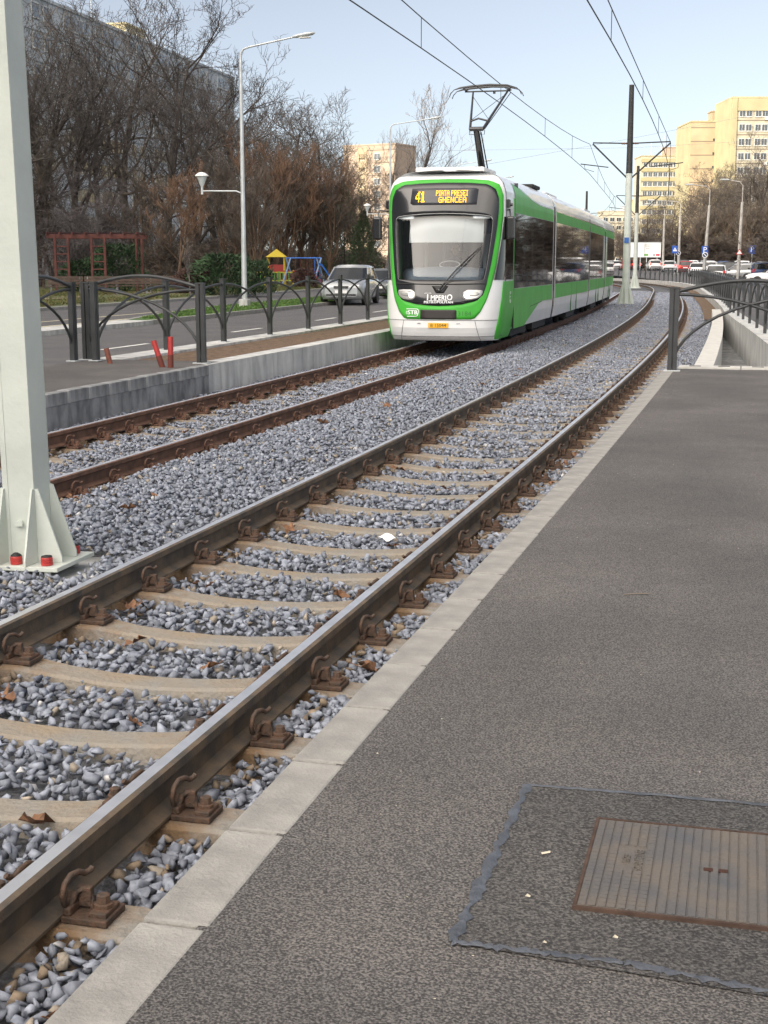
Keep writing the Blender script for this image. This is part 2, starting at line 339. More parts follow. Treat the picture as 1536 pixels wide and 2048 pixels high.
# drain tiles across the platform end
for k in range(5):
    a = 1.56 + k * .86; b = MB()
    o = thing('drain_tile', 'white concrete drain tile with slots across the platform end', 'tile', P(20.39, a + .425, .224), -TH(20.39), 'drain tiles at the platform end')
    b.box((0, 0, 0), (.845, .36, .05), bev=.006); b.build('slab', M_PALE, o)
    for q in (-.2, .2): bb = MB(); bb.box((q, -.02, .026), (.16, .03, .004)); bb.box((q, .05, .026), (.16, .03, .004)); bb.build('slot', M_BLACK, o)
# kerb stones of the right platform
b = MB(); b.box((0, 0, 0), (.16, .516, .30), bev=.008); me = b.mesh('kerb_stone', M_KERB)
s = -1.55 + .02; k = 0
KS0 = 2.78 - 8 * .53
while True:
    s = KS0 + .53 * k + .265; k += 1
    if s + .26 > 20.2: break
    o = link('kerb_stone', me, None, P(s, 1.445, .075 + random.uniform(-.002, .002)), (0, 0, -TH(s) + random.uniform(-.004, .004)))
    tag(o, 'grey concrete kerb stone in the row edging the right platform', 'kerb stone', 'kerb stones of the right platform')
beam('kerb_mortar', -6, 18.5, [(-4.97, .13), (-4.832, .13), (-4.832, .262), (-4.97, .262)], mat('mortar', (.5, .5, .5)))
b = MB(); b.box((0, 0, 0), (.15, .512, .145), bev=.008); me = b.mesh('kerb_stone', M_CONCD)
for k in range(46):
    s = 18.3 - .53 * k
    o = link('kerb_stone', me, None, P(s, -4.9, .199 + random.uniform(-.003, .003)), (0, 0, -TH(s)))
    tag(o, 'damp grey kerb stone edging the platform beyond the far track', 'kerb stone', 'kerb stones of the left platform')
# ------------------------------------------------------------------ patch with the iron cover on the right platform
def ribbon(b, pts, wd, z, jit=.35, n=26):
    rows = []
    for i in range(len(pts) - 1):
        a, c = Vector((*pts[i], 0)), Vector((*pts[i + 1], 0)); t = (c - a).normalized(); nn = Vector((-t.y, t.x, 0))
        for k in range(n):
            p = a.lerp(c, k / (n - 1)) ; q = wd * (1 + jit * (random.random() * 2 - 1)) / 2; sh = nn * wd * .22 * math.sin(k * .43 + i) * math.sin(k * 1.7)
            rows.append([p + nn * q + sh + Vector((0, 0, z)), p + sh + Vector((0, 0, z + .004)), p - nn * q * random.uniform(.6, 1.2) + sh + Vector((0, 0, z))])
    b.grid(rows, 0, True)
pc = [(.148, 2.813), (.403, 3.737), (1.10, 3.565), (1.55, 3.45), (1.30, 2.40), (.86, 2.555)]
b = MB(); b.add([(x, y, .226) for x, y in pc], [tuple(range(len(pc)))[::-1]])
tag(b.build('asphalt_patch', M_PATCH), kind='structure')
b = MB(); ribbon(b, [pc[1], (.74, 3.665), (1.55, 3.46)], .013, .2275); ribbon(b, [pc[1], pc[0]], .026, .2278, .6, 40); ribbon(b, [pc[0], (.505, 2.72), (.86, 2.565), (1.3, 2.42)], .024, .2281, .6, 34)
tag(b.build('bitumen_seam', M_BITU), kind='structure')
cv = thing('manhole_cover', 'rusty ribbed rectangular iron access cover set in the asphalt patch', 'cover', (.4362, 2.9742, .2265), math.atan2(.502, .1294) - R(90))
CW, CL = .60, .519
b = MB(); b.box((CW / 2, CL / 2, .0035), (CW, CL, .006)); b.build('plate', M_IRON, cv)
b = MB(); n = 27
for i in range(n):
    x = (i + .5) * CW / n
    for j in range(1 if 6 < i < 21 else 24):
        if 6 < i < 21: b.box((x, CL / 2, .0075), (CW / n - .0055, CL - .012, .004))
        else:
            yy = (j + .5) * (CL - .012) / 24 + .006
            if (3 <= i <= 5 and 10 <= j <= 16) or (22 <= i <= 24 and 6 <= j <= 17): continue
            b.box((x, yy, .0075), (CW / n - .0055, CL / 24 - .0022, .004))
b.build('rib', M_IRON, cv)
for nm, c, d in (('edge', (CW / 2, -.004, .004), (CW + .016, .008, .01)), ('edge', (CW / 2, CL + .004, .004), (CW + .016, .008, .01)), ('edge', (-.004, CL / 2, .004), (.008, CL, .01)), ('edge', (CW + .004, CL / 2, .004), (.008, CL, .01))):
    b = MB(); b.box(c, d); b.build(nm, M_IRONE, cv)
for x in (.285, .32):
    b = MB(); b.box((x, .265, .0098), (.022, .018, .001)); b.build('key_hole', mat('rust_hole', (.05, .018, .01), .9), cv)
for tx, x, sz in (('EN124 B125', .118, .03), ('E2561', .088, .026), ('EN124 B125', .52, .03)):
    vs, fs = text_mesh(tx, sz, .002); b = MB(); b.add([(x + v[1], .28 - v[0] * .8, .0085 + v[2]) for v in vs], fs); b.build('lettering', M_IRON, cv)
# ------------------------------------------------------------------ rails
prof_head = [(-.036, -.006), (-.028, 0), (.016, 0), (.036, -.004), (.036, -.036), (.010, -.050), (.009, -.122), (.064, -.140), (.064, -.150), (-.064, -.150), (-.064, -.140), (-.009, -.122), (-.010, -.050), (-.036, -.036)]
def rail(off, m_side, label, s1=160):
    ss = np.concatenate([np.arange(-5, 40, .6), np.arange(40, s1, 1.2)]); b = MB(); rows = strip([(o + off, z) for o, z in prof_head], ss); k = len(prof_head)
    for i in range(len(rows) - 1):
        for j in range(k):
            j2 = (j + 1) % k; b.add([rows[i][j], rows[i][j2], rows[i + 1][j2], rows[i + 1][j]], [(0, 1, 2, 3)], 1 if j == 1 else 0)
    b.add(rows[0], [tuple(range(k))])
    tag(b.build('tram_rail', [m_side, M_RAILTOP]), label, 'rail')
rail(.7525, M_RAILSIDE, 'shiny grey rail nearest the right platform')
rail(-.7525, M_RAILSIDE, 'shiny grey rail of the near track, next to the steel mast foot')
rail(FAR + .7525, M_RAILRUST, 'rusty brown rail of the far track, running under the right side of the tram')
rail(FAR - .7525, M_RAILRUST, 'rusty brown rail of the far track, closest to the concrete wall')
# ------------------------------------------------------------------ sleepers with rail clips
def sleeper_mesh():
    b = MB(); xs = [-1.15, -1.0, -.9, -.6, -.42, -.2, 0, .2, .42, .6, .9, 1.0, 1.15]; rows = []
    for x in xs:
        a = abs(x); top = -.163 if a >= .6 else (-.163 - .045 * (1 - (a / .6) ** 2)); wt = .105 if a >= .55 else .088
        if a > 1.1: top -= .02
        rows.append([(x, -wt - .035, -.36), (x, -wt, top - .012), (x, -wt + .014, top), (x, wt - .014, top), (x, wt, top - .012), (x, wt + .035, -.36)])
    b.grid(rows); b.add(rows[0], [tuple(range(6))]); b.add(rows[-1], [tuple(range(6))[::-1]])
    return b.mesh('sleeper', M_SLEEP)
def clip_parts():
    out = []
    b = MB(); b.box((.075, 0, -.152), (.16, .15, .022), bev=.004); b.box((.012, 0, -.128), (.03, .13, .03), bev=.006); b.box((.115, 0, -.134), (.06, .11, .018), bev=.004); out.append(('base_plate', b))
    b = MB()
    pts = [(.0, -.005, -.085), (.0, -.03, -.118), (.004, -.06, -.105), (.004, -.072, -.07), (.008, -.058, -.035), (.014, -.025, -.018), (.022, .015, -.022), (.03, .042, -.038), (.04, .062, -.034), (.05, .078, -.016)]
    pts = [Vector(p) for p in pts]; fine = []
    for i in range(len(pts) - 1):
        for t in (0, .5): fine.append(pts[i].lerp(pts[i + 1], t))
    b.tube(fine, .0105, 7); b.tube([(.01, -.03, -.125), (.02, -.012, -.085), (.045, .01, -.07), (.065, .012, -.10), (.07, .01, -.14)], .012, 6); b.box((.045, .012, -.10), (.05, .03, .07), bev=.006); out.append(('spring_clip', b))
    b = MB(); b.lathe([(.032, -.125), (.032, -.112), (.024, -.11), (.022, -.085), (.016, -.082)], (.112, .0, 0), 8, smooth=False); out.append(('bolt', b))
    return out
slm = sleeper_mesh()
CL_M = {m.name: [(nm, b.mesh(nm, m)) for nm, b in clip_parts()] for m in (M_CLIP, M_CLIPG)}
def simple_clip(m):
    b = MB(); b.box((.07, 0, -.15), (.15, .14, .025)); b.tube([(.0, -.05, -.13), (.0, -.065, -.07), (.01, -.02, -.03), (.03, .05, -.05)], .013, 5); b.box((.1, 0, -.12), (.05, .05, .05)); return b.mesh('rail_clip', m)
def clip_proto(m, simple):
    if simple: return link('rail_clip', simple_clip(m))
    c = link('rail_clip', None); ps = CL_M[m.name]
    c = link('rail_clip', ps[0][1])
    for nm, me in ps[1:]: link(nm, me, c)
    return c
def sleeper_proto(m, simple):
    o = link('sleeper', slm)
    for rx in (.7525, -.7525):
        for sg in (1, -1):
            c = clip_proto(m, simple); c.parent = o; c.location = (rx + sg * .066, 0, -.018); c.scale = (.88, .85, .88); c.rotation_euler = (0, 0, 0 if sg > 0 else math.pi)
    return o
SP = .7637; S0 = 3.4555
protos = {}
NEAR_S = [S0 + SP * k + .02 for k in range(-6, 92)]; FAR_S = [10.2 + .70 * k for k in range(-14, 38)]
for off, lst, m, grp, lab in ((0, NEAR_S, M_CLIPG, 'sleepers of the near track', 'concrete sleeper with oily clips lying in the ballast of the near track'), (FAR, FAR_S, M_CLIP, 'sleepers of the far track', 'concrete sleeper with rusty clips in the far track in front of the tram')):
    for s in lst:
        simple = s > 24
        key = (off, simple)
        used = key in protos
        if not used: protos[key] = sleeper_proto(m, simple)
        dz = -.02 if off else 0
        o = place(protos[key], used, P(s, off, dz), -TH(s) + random.uniform(-.01, .01), 1, lab, grp); o['category'] = 'sleeper'
# ------------------------------------------------------------------ ballast stones: one mass
def hulls(n, npt):
    out = []
    for i in range(n):
        bm = bmesh.new(); r = np.random.default_rng(100 + i)
        for k in range(npt):
            v = r.normal(size=3); v /= np.linalg.norm(v); v *= np.array([1.0, .8, .62]) * r.uniform(.72, 1.2); bm.verts.new(v)
        res = bmesh.ops.convex_hull(bm, input=bm.verts[:]); bmesh.ops.delete(bm, geom=[e for e in res['geom_interior'] if isinstance(e, bmesh.types.BMVert)], context='VERTS')
        bmesh.ops.triangulate(bm, faces=bm.faces[:]); bm.verts.index_update()
        out.append((np.array([v.co[:] for v in bm.verts]), np.array([[v.index for v in f.verts] for f in bm.faces]))); bm.free()
    return out
def zb(o):
    return np.interp(o, [-5.0, -4.4, -4.15, -3.46, -2.75, -2.45, -1.73, -1.0, -.82, -.62, 0, .62, .85, 1.4], [-.13, -.16, -.215, -.21, -.215, -.13, -.085, -.13, -.16, -.225, -.225, -.225, -.195, -.19])
near_s = np.array(NEAR_S); far_s = np.array(FAR_S)
V = []; F = []; T = []; vo = 0
hq = hulls(22, 9); lq = hulls(8, 8)
s_cur = -.3
bands = [(-.3, 7, .052, hq, 3), (7, 14, .053, hq, 3), (14, 26, .057, lq, 1), (26, 48, .058, lq, 1), (48, 95, .10, lq, 1)]
for s0_, s1_, pit, hs, layers in bands:
    for layer in range(layers):
        ss, oo = np.meshgrid(np.arange(s0_, s1_, pit), np.arange(-4.82, 1.72, pit)); ss = ss.ravel() + rng.uniform(-.5, .5, ss.size) * pit; oo = oo.ravel() + rng.uniform(-.5, .5, oo.size) * pit
        if layer == 0: keep = np.ones(len(ss), bool)
        elif s1_ <= 14: keep = ((rng.random(len(ss)) < .6) & (layer < 2)) | (oo > .8)
        else: keep = rng.random(len(ss)) < .5
        keep &= (oo < 1.36) | (ss > 20.7)
        dn = np.min(np.abs(ss[:, None] - near_s[None, :]), axis=1); df = np.min(np.abs(ss[:, None] - far_s[None, :]), axis=1)
        cov = np.sin(ss * 2.3 + oo * 5) * .012
        inn = (oo > -.70) & (dn < .118 + cov); inr = (oo > .70) & (oo < 1.2) & (dn < .115 + cov)
        inf = (np.abs(oo - FAR) < 1.0) & (df < .10 + cov * 2) & (rng.random(len(ss)) < .93)
        rl = np.zeros(len(ss), bool)
        for r in (.7525, -.7525, FAR + .7525, FAR - .7525): rl |= np.abs(oo - r) < .074
        if s0_ >= 14: inn &= rng.random(len(ss)) < (.72 if s0_ < 26 else .5)
        keep &= ~(inn | inr | inf | rl)
        keep &= ~((np.abs(ss - 7.62) < .36) & (np.abs(oo + 1.60) < .40))
        # keep clear of clips
        keep &= ~((dn < .10) & ((np.abs(oo - .90) < .09) | (np.abs(oo + .60) < .09)))
        keep &= ~((df < .15) & ((np.abs(oo - FAR - .90) < .09) | (np.abs(oo - FAR + .60) < .09)))
        ss = ss[keep]; oo = oo[keep]; n = len(ss)
        th = np.interp(ss, _s, _th); X = np.interp(ss, _s, _x) + oo * np.cos(th); Y = np.interp(ss, _s, _y) - oo * np.sin(th)
        Z = zb(oo) + rng.uniform(-.014, .010, n) + min(layer, 1) * .022 + .012 * np.sin(ss * 1.9 + oo * 3.1)
        if s0_ >= 14: Z += np.where(np.abs(oo) < .66, .030, np.where(np.abs(oo - FAR) < .66, .015, 0))
        sz = pit * rng.uniform(.46, .78, n) * np.where(rng.random(n) < .12, 1.35, np.where(rng.random(n) < .25, .72, 1)) * (1 if layer == 0 else .95)
        # random rotations
        q = rng.normal(size=(n, 4)); q /= np.linalg.norm(q, axis=1)[:, None]; a, bq, c, d = q.T
        Rm = np.stack([np.stack([1 - 2 * (c * c + d * d), 2 * (bq * c - a * d), 2 * (bq * d + a * c)], 1), np.stack([2 * (bq * c + a * d), 1 - 2 * (bq * bq + d * d), 2 * (c * d - a * bq)], 1), np.stack([2 * (bq * d - a * c), 2 * (c * d + a * bq), 1 - 2 * (bq * bq + c * c)], 1)], 1)
        g_ = rng.uniform(.24, .43, n); tint = np.stack([g_ * .90, g_ * .98, g_ * 1.17], 1)
        tan = rng.random(n) < .035; tint[tan] = np.stack([g_[tan] * 1.15, g_[tan] * 1.0, g_[tan] * .82], 1)
        wht = rng.random(n) < .006; tint[wht] = .6
        near_rail = np.min(np.stack([np.abs(oo - r) for r in (.7525, -.7525, FAR + .7525, FAR - .7525)]), axis=0) < .20
        rs = near_rail & (rng.random(n) < .25); tint[rs] = np.stack([g_[rs] * .80, g_[rs] * .62, g_[rs] * .44], 1)
        which = rng.integers(0, len(hs), n)
        for w_ in range(len(hs)):
            idx = np.nonzero(which == w_)[0]
            if len(idx) == 0: continue
            hv, hf = hs[w_]; k = len(hv)
            W = np.einsum('nij,kj->nki', Rm[idx], hv) * sz[idx][:, None, None]; W[:, :, 2] *= .85
            W += np.stack([X[idx], Y[idx], Z[idx]], 1)[:, None, :]
            V.append(W.reshape(-1, 3)); F.append((hf[None] + (vo + np.arange(len(idx)) * k)[:, None, None]).reshape(-1, 3)); vo += len(idx) * k
            T.append(np.repeat(tint[idx], k, axis=0))
V = np.concatenate(V); F = np.concatenate(F); T = np.concatenate(T)
me = bpy.data.meshes.new('ballast'); me.vertices.add(len(V)); me.vertices.foreach_set('co', V.ravel().astype(np.float32))
me.loops.add(len(F) * 3); me.loops.foreach_set('vertex_index', F.ravel().astype(np.int32)); me.polygons.add(len(F))
me.polygons.foreach_set('loop_start', (np.arange(len(F)) * 3).astype(np.int32)); me.update(calc_edges=True)
at = me.attributes.new('tint', 'FLOAT_COLOR', 'POINT'); at.data.foreach_set('color', np.concatenate([T, np.ones((len(T), 1))], 1).ravel().astype(np.float32))
me.materials.append(M_STONE)
tag(link('ballast', me), 'grey crushed stone ballast covering the track bed', 'ballast', kind='stuff')
# ------------------------------------------------------------------ dead leaves and litter
def leaf_mesh(i):
    r = random.Random(40 + i); b = MB(); n = 15; rim = []
    for k in range(n):
        a = 2 * math.pi * k / n; rad = .052 * (1.0 if k % 3 == 0 else .55 if k % 3 == 1 else .62) * r.uniform(.72, 1.2); rim.append((rad * math.cos(a) * .9, rad * math.sin(a), r.uniform(.0, .035)))
    mid = [(x * .45, y * .45, z * .25 + .004) for x, y, z in rim]
    vs = [(0, 0, 0)] + mid + rim; fs = []
    for k in range(n):
        k2 = (k + 1) % n; fs.append((0, 1 + k, 1 + k2)); fs.append((1 + k, 1 + n + k, 1 + n + k2, 1 + k2))
    b.add(vs, fs, 0, True); b.tube([(0, 0, .002), (.04, -.03, .006), (.075, -.035, .012)], .0016, 4)
    return b.mesh('dead_leaf', M_LEAF)
lm = [leaf_mesh(i) for i in range(6)]
def leaf(s, o, z, sc=1):
    l_ = link('dead_leaf', random.choice(lm), None, P(s, o, z), (random.uniform(-.5, .5), random.uniform(-.5, .5), random.uniform(0, 6.28))); l_.scale = (sc,) * 3
    tag(l_, 'curled brown dead leaf lying in the ballast between or beside the rails', 'leaf', 'dead leaves on the ballast')
for s, o, z, sc in ((2.95, 1.10, -.16, 1.3), (2.55, 1.05, -.16, 1.2), (4.55, 1.12, -.15, 1.6), (6.0, 1.0, -.15, 1.4), (4.1, .35, -.19, 1.3), (6.3, -.3, -.19, 1.3), (7.5, .4, -.19, 1.2), (5.3, -.45, -.19, 1.3), (6.9, -.6, -.17, 1.2), (9.3, -.5, -.18, 1.3), (12.3, -.5, -.17, 1.5), (12.0, -.62, -.17, 1.3), (9.0, -1.6, -.03, 1.3), (14.5, -1.9, -.03, 1.6), (16.5, -1.7, -.03, 1.5)):
    leaf(s, o, z, sc)
for k in range(60):
    s = random.uniform(5, 24); o = random.choice((random.uniform(-2.5, -1.0), random.uniform(-4.1, -2.8), random.uniform(-.6, .6), random.uniform(.85, 1.2), random.uniform(-2.9, -2.5)))
    leaf(s, o, float(zb(o)) + .03, random.uniform(.6, 1.1))
b = MB(); b.grid([[(x, y, .006 * math.sin(x * 60) + .004 * math.cos(y * 70)) for x in np.linspace(-.04, .04, 5)] for y in np.linspace(-.045, .045, 5)], 0, True)
o = b.build('paper_scrap', mat('white_paper', (.85, .85, .85), .8)); o.location = (.02, 9.33, -.155); o.rotation_euler = (.25, -.1, .7); tag(o, 'square white paper scrap lying on the ballast between the near rails', 'litter')
b = MB(); b.tube([(0, 0, 0), (.03, .015, .006), (.055, .012, .004), (.075, -.008, 0)], .004, 5); o = b.build('plastic_strip', mat('white_plastic', (.75, .75, .72), .5)); o.location = P(3.35, 1.24, -.14); tag(o, 'curved white plastic strip in the stones beside the kerb', 'litter')
PEB = mat('pale_pebble', (.62, .56, .44), .9, var=.2, scale=60)
for x, y, z, sz, lab in ((.331, 3.02, .236, .0085, 'pale pebble beside the iron cover, on the dark patch'), (.50, 2.82, .236, .008, 'broken cream crumb in front of the iron cover'), (.345, 2.80, .234, .006, 'small tan pebble on the bitumen seam of the patch'), (-.02, 4.0, .226, .005, 'tiny orange pebble on the platform asphalt by the kerb')):
    hv, hf = hq[3]; b = MB(); b.add([(v[0] * sz, v[1] * sz, v[2] * sz) for v in hv], [tuple(f) for f in hf]); o = b.build('pebble', PEB); o.location = (x, y, z); tag(o, lab, 'pebble')
b = MB(); rq = random.Random(9)
for k in range(170):
    y_ = 2.6 + rq.random() ** 1.6 * 15; o_ = rq.uniform(1.56, 4.5); c_ = P(y_, o_, .2235); z_ = rq.uniform(.002, .0042)
    hv, hf = hq[k % 14]; b.add([(c_.x + v[0] * z_, c_.y + v[1] * z_, c_.z + v[2] * z_ * .6) for v in hv], [tuple(f) for f in hf])
tag(b.build('grit', PEB, fix=False), 'scattered pale grit on the platform asphalt', 'grit', kind='stuff')
b = MB(); b.tube([(-.06, -.008, 0), (0, 0, .003), (.06, .01, 0)], .003, 5); o = b.build('twig', mat('twig_bark', (.2, .17, .14), .9)); o.location = (1.12, 6.05, .226); tag(o, 'thin dry twig lying on the right platform asphalt', 'twig')
b = MB(); b.add([(-.012, -.004, 0), (.012, -.003, 0), (.016, .004, .002), (-.01, .003, .002)], [(0, 1, 2, 3)]); o = b.build('wood_chip', PEB); o.location = (.40, 3.27, .23); o.rotation_euler = (0, 0, .35); tag(o, 'pale sliver of wood on the dark asphalt patch', 'litter')
# ------------------------------------------------------------------ the tram
T_WHITE = mat('tram_white', (.78, .79, .80), .28, var=.04, scale=2, coat=.5)
T_GREEN = mat('tram_green', (.065, .40, .05), .36, var=.08, scale=2, spec=.22)
T_BLACK = mat('tram_black', (.016, .017, .02), .16, coat=.5)
T_GLASSD = mat('tinted_glass', (.012, .011, .011), .03, spec=.8)
T_DARK = mat('underframe', (.02, .02, .02), .8)
T_GREY = mat('bellows_grey', (.36, .37, .38), .5)
T_ROOF = mat('roof_panel', (.62, .62, .62), .5, var=.1, scale=3)
T_LED = mat('led_amber', (1.0, .50, .01), .5, emit=1.5)
T_HEAD = mat('headlamp_lit', (1.0, .93, .80), .3, emit=2.2)
T_LAMP = mat('headlamp_reflector', (.55, .55, .54), .18, .5)
T_PLATE = mat('plate_amber', (.80, .42, .02), .5)
T_INT = mat('cab_interior', (.05, .055, .07), .7, var=.1, scale=3)
T_DASH = mat('dashboard', (.23, .27, .32), .6)  # blue-grey stands in for sky reflected on the lower windscreen
T_BLIND = mat('sun_blind', (.80, .80, .77), .7)
WIND = glass_mat('windscreen_glass', (.88, .93, .96), .72)
TS = 28.35          # where the straight side of the cab begins, along the track
tram = thing('tram', 'green and white articulated tram on route 41 coming along the far track', 'tram', P(TS, FAR, 0), -TH(TS))
# local axes: x towards the near track, y back along the train, z up.  every module is turned to follow the curve
def loc_at(s):
    inv = Matrix.Translation(-P(TS, FAR, 0)); inv = Matrix.Rotation(TH(TS), 4, 'Z') @ inv
    p = inv @ P(s, FAR, 0); return Matrix.Translation(p) @ Matrix.Rotation(-(TH(s) - TH(TS)), 4, 'Z')
def wz(z): return float(np.interp(z, [.15, .3, .6, .8, 2.9, 3.1, 3.25, 3.33, 3.4, 3.46, 3.5, 3.53], [1.08, 1.14, 1.185, 1.2, 1.2, 1.185, 1.14, 1.08, 1.0, .88, .7, 0]))
def PZ(z): return float(np.interp(z, [.16, .22, .4, .6, 1.0, 1.35, 2.0, 2.65, 3.0, 3.2, 3.3, 3.38, 3.46, 3.53], [.62, .72, .80, .80, .78, .70, .54, .38, .30, .24, .18, .05, -.2, -.6]))
def ZM(z): return 1.667 + (z - 1.667) * 1.085
PA, QA = 2 / 3.3, 2 / 2.2
def nose(l, z, out=0.0):
    """point on the cab front: l across (right positive seen from the front), z up"""
    w = wz(z); u = max(-1., min(1., l / w)); sn_ = abs(u) ** (1 / PA); cs = math.sqrt(max(0, 1 - sn_ * sn_))
    return Vector((l, -PZ(z) * cs ** QA, z))
def nose_n(l, z):
    e = .012; a = nose(l + e, z) - nose(l - e, z); b = nose(l, z + e) - nose(l, z - e)
    n = b.cross(a) if True else a
    n = a.cross(b)
    if n.y > 0: n = -n
    return n.normalized()
def npt(l, z, out):
    z = ZM(z); return nose(l, z) + nose_n(l, z) * out
def resample(pts, n, closed=True):
    pts = [Vector((*p, 0)) for p in pts]
    if closed: pts = pts + [pts[0]]
    d = [0]
    for i in range(len(pts) - 1): d.append(d[-1] + (pts[i + 1] - pts[i]).length)
    out = []
    for k in range(n):
        t = d[-1] * k / (n if closed else n - 1); i = max(0, min(len(d) - 2, int(np.searchsorted(d, t, 'right')) - 1))
        p = pts[i].lerp(pts[i + 1], (t - d[i]) / max(1e-9, d[i + 1] - d[i])); out.append((p.x, p.y))
    return out
def smooth_poly(pts, it=2):
    for _ in range(it):
        o = []
        for i in range(len(pts)):
            a, b = pts[i], pts[(i + 1) % len(pts)]; o += [(a[0] * .75 + b[0] * .25, a[1] * .75 + b[1] * .25), (a[0] * .25 + b[0] * .75, a[1] * .25 + b[1] * .75)]
        pts = o
    return pts
def sym(half): return [(x, z) for x, z in half] + [(-x, z) for x, z in half[::-1] if abs(x) > 1e-6]
def patch(name, outline, out, m, parent, n=72, rings=9, inner=None, n_it=0, edge=.012):
    """panel lying on the cab front, its rim turned back to the shell; inner = hole outline"""
    o = resample(smooth_poly(outline, n_it) if n_it else outline, n); b = MB(); rows = []
    if inner: q = resample(inner, n)
    else:
        cx = sum(p[0] for p in o) / n; cz = sum(p[1] for p in o) / n; q = [(cx, cz)] * n
    rows.append([npt(x, z, out - edge) for x, z in o])
    for k in range(rings + 1):
        t = k / rings * (1 if inner else .999); rows.append([npt(a[0] + (c[0] - a[0]) * t, a[1] + (c[1] - a[1]) * t, out) for a, c in zip(o, q)])
    if inner: rows.append([npt(x, z, out - edge - .02) for x, z in q])
    b.grid(rows, 0, True, close=True); return b.build(name, m, parent)
green_o = sym([(0, 3.205), (.5, 3.198), (.9, 3.17), (1.08, 3.10), (1.155, 2.93), (1.165, 2.6), (1.13, 2.1), (1.075, 1.65), (1.01, 1.3), (.93, 1.02), (.82, .8), (.70, .675), (.35, .672), (0, .67)])
mask_o = sym([(0, 3.135), (.5, 3.125), (.86, 3.10), (1.01, 3.02), (1.08, 2.86), (1.085, 2.6), (1.05, 2.2), (.985, 1.7), (.915, 1.3), (.865, 1.12), (.75, 1.01), (.47, .945), (.2, .92), (0, .915)])
glass_o = sym([(0, 2.575), (.4, 2.565), (.78, 2.54), (.935, 2.52), (.975, 2.47), (.97, 2.25), (.935, 1.9), (.895, 1.55), (.86, 1.385), (.5, 1.372), (0, 1.37)])
# body shell of the nose with the windscreen opening left out
b = MB(); zs = [.16, .19, .24, .32, .42, .52, .6, .7] + list(np.arange(.80, 3.2, .08)) + [3.22, 3.27, 3.31, 3.35, 3.39, 3.43, 3.46, 3.49, 3.51, 3.525]
def ang(k, n): return math.sin(math.pi / 2 * k / n)
cols = 24; rows = []
for z in zs:
    w = wz(z); rows.append([nose(w * math.copysign(abs(ang(k, cols)) ** PA, k), z) for k in range(-cols, cols + 1)])
gx = [p for p in resample(glass_o, 200)]
def inside(l, z):
    z = (z - 1.667) / 1.085 + 1.667
    if not (1.34 < z < 2.6): return False
    return abs(l) < float(np.interp(z, [1.37, 1.385, 1.55, 1.9, 2.25, 2.47, 2.52, 2.57], [.85, .87, .90, .94, .975, .98, .94, .6])) + .02
kk = len(rows[0])
for i in range(len(rows) - 1):
    for j in range(kk - 1):
        q = [rows[i][j], rows[i][j + 1], rows[i + 1][j + 1], rows[i + 1][j]]
        if all(inside(p.x, p.z) for p in q): continue
        b.add(q, [(0, 1, 2, 3)], 0, True)
b.add([(p.x, p.y, .16) for p in rows[0]] + [(0, 0, .16)], [(j, j + 1, kk) for j in range(kk - 1)])
nose_o = b.build('cab_shell', T_WHITE, tram)
patch('front_frame', green_o, .010, T_GREEN, tram, n=120, rings=4, inner=[(x * .97, z) for x, z in mask_o])
patch('front_mask', mask_o, .016, T_BLACK, tram, n=120, rings=8, inner=glass_o)
ws = patch('windscreen', glass_o, .010, WIND, tram, n=96, rings=8, edge=.001)
# thin bright rim along the upper edge of the windscreen
b = MB(); top = [p for p in resample(glass_o, 200) if p[1] > 2.46]; top.sort(); b.tube([npt(x, z + .004, .018) for x, z in top], .008, 5); b.build('windscreen_rim', T_GREY, ws)
b = MB(); b.tube([npt(x, 1.30 + .012 * (x / .8) ** 2, .02) for x in np.linspace(-.89, .89, 25)], .012, 5); b.build('trim_line', T_DARK, tram)
# bumper with its joints
b = MB()
for zz, o_ in ((.655, .012),): b.tube([npt(x, zz, .004) for x in np.linspace(-1.17, 1.17, 41)], .006, 4)
for x in (-.72, .72): b.tube([npt(x * (1 + .12 * t), .655 - .37 * t, .004) for t in np.linspace(0, 1, 8)], .005, 4)
b.tube([npt(x, .36, .003) for x in np.linspace(-1.15, 1.15, 41)], .006, 4)
b.build('bumper_joint', mat('joint_grey', (.18, .18, .19), .6), tram)
patch('front_grille', [(-.365, .845), (.365, .845), (.365, .675), (-.365, .675)], .018, mat('grille_black', (.03, .025, .025), .6), tram, n=48, rings=3)
for x in (-.40, .40):
    b = MB(); b.tube([npt(x - .035, .595, .008), npt(x + .035, .60, .008)], .008, 5); b.build('tow_cover', T_GREY, tram)
# headlights
for sg in (1, -1):
    h = patch('headlight', [(sg * .48, 1.205), (sg * .83, 1.205), (sg * .86, 1.17), (sg * .825, 1.08), (sg * .73, 1.035), (sg * .48, 1.01)], .022, T_LAMP, tram, n=40, rings=4, n_it=1)
    patch('lamp_bezel', [(sg * (.68 + .12 * math.cos(a)), 1.13 + .042 * math.sin(a)) for a in np.linspace(0, 6.28, 13)[:-1]], .027, mat('lamp_clear', (.5, .5, .48), .2, .4), h, n=24, rings=2)
    p = npt(sg * .555, 1.10, .026); n_ = nose_n(sg * .555, ZM(1.10))
    b = MB(); b.lathe([(.052, 0), (.05, .012), (.03, .02), (.002, .022)], (0, 0, 0), 16, M=Matrix.Translation(p) @ n_.to_track_quat('Z', 'Y').to_matrix().to_4x4()); b.build('lamp_bulb', T_HEAD, h)
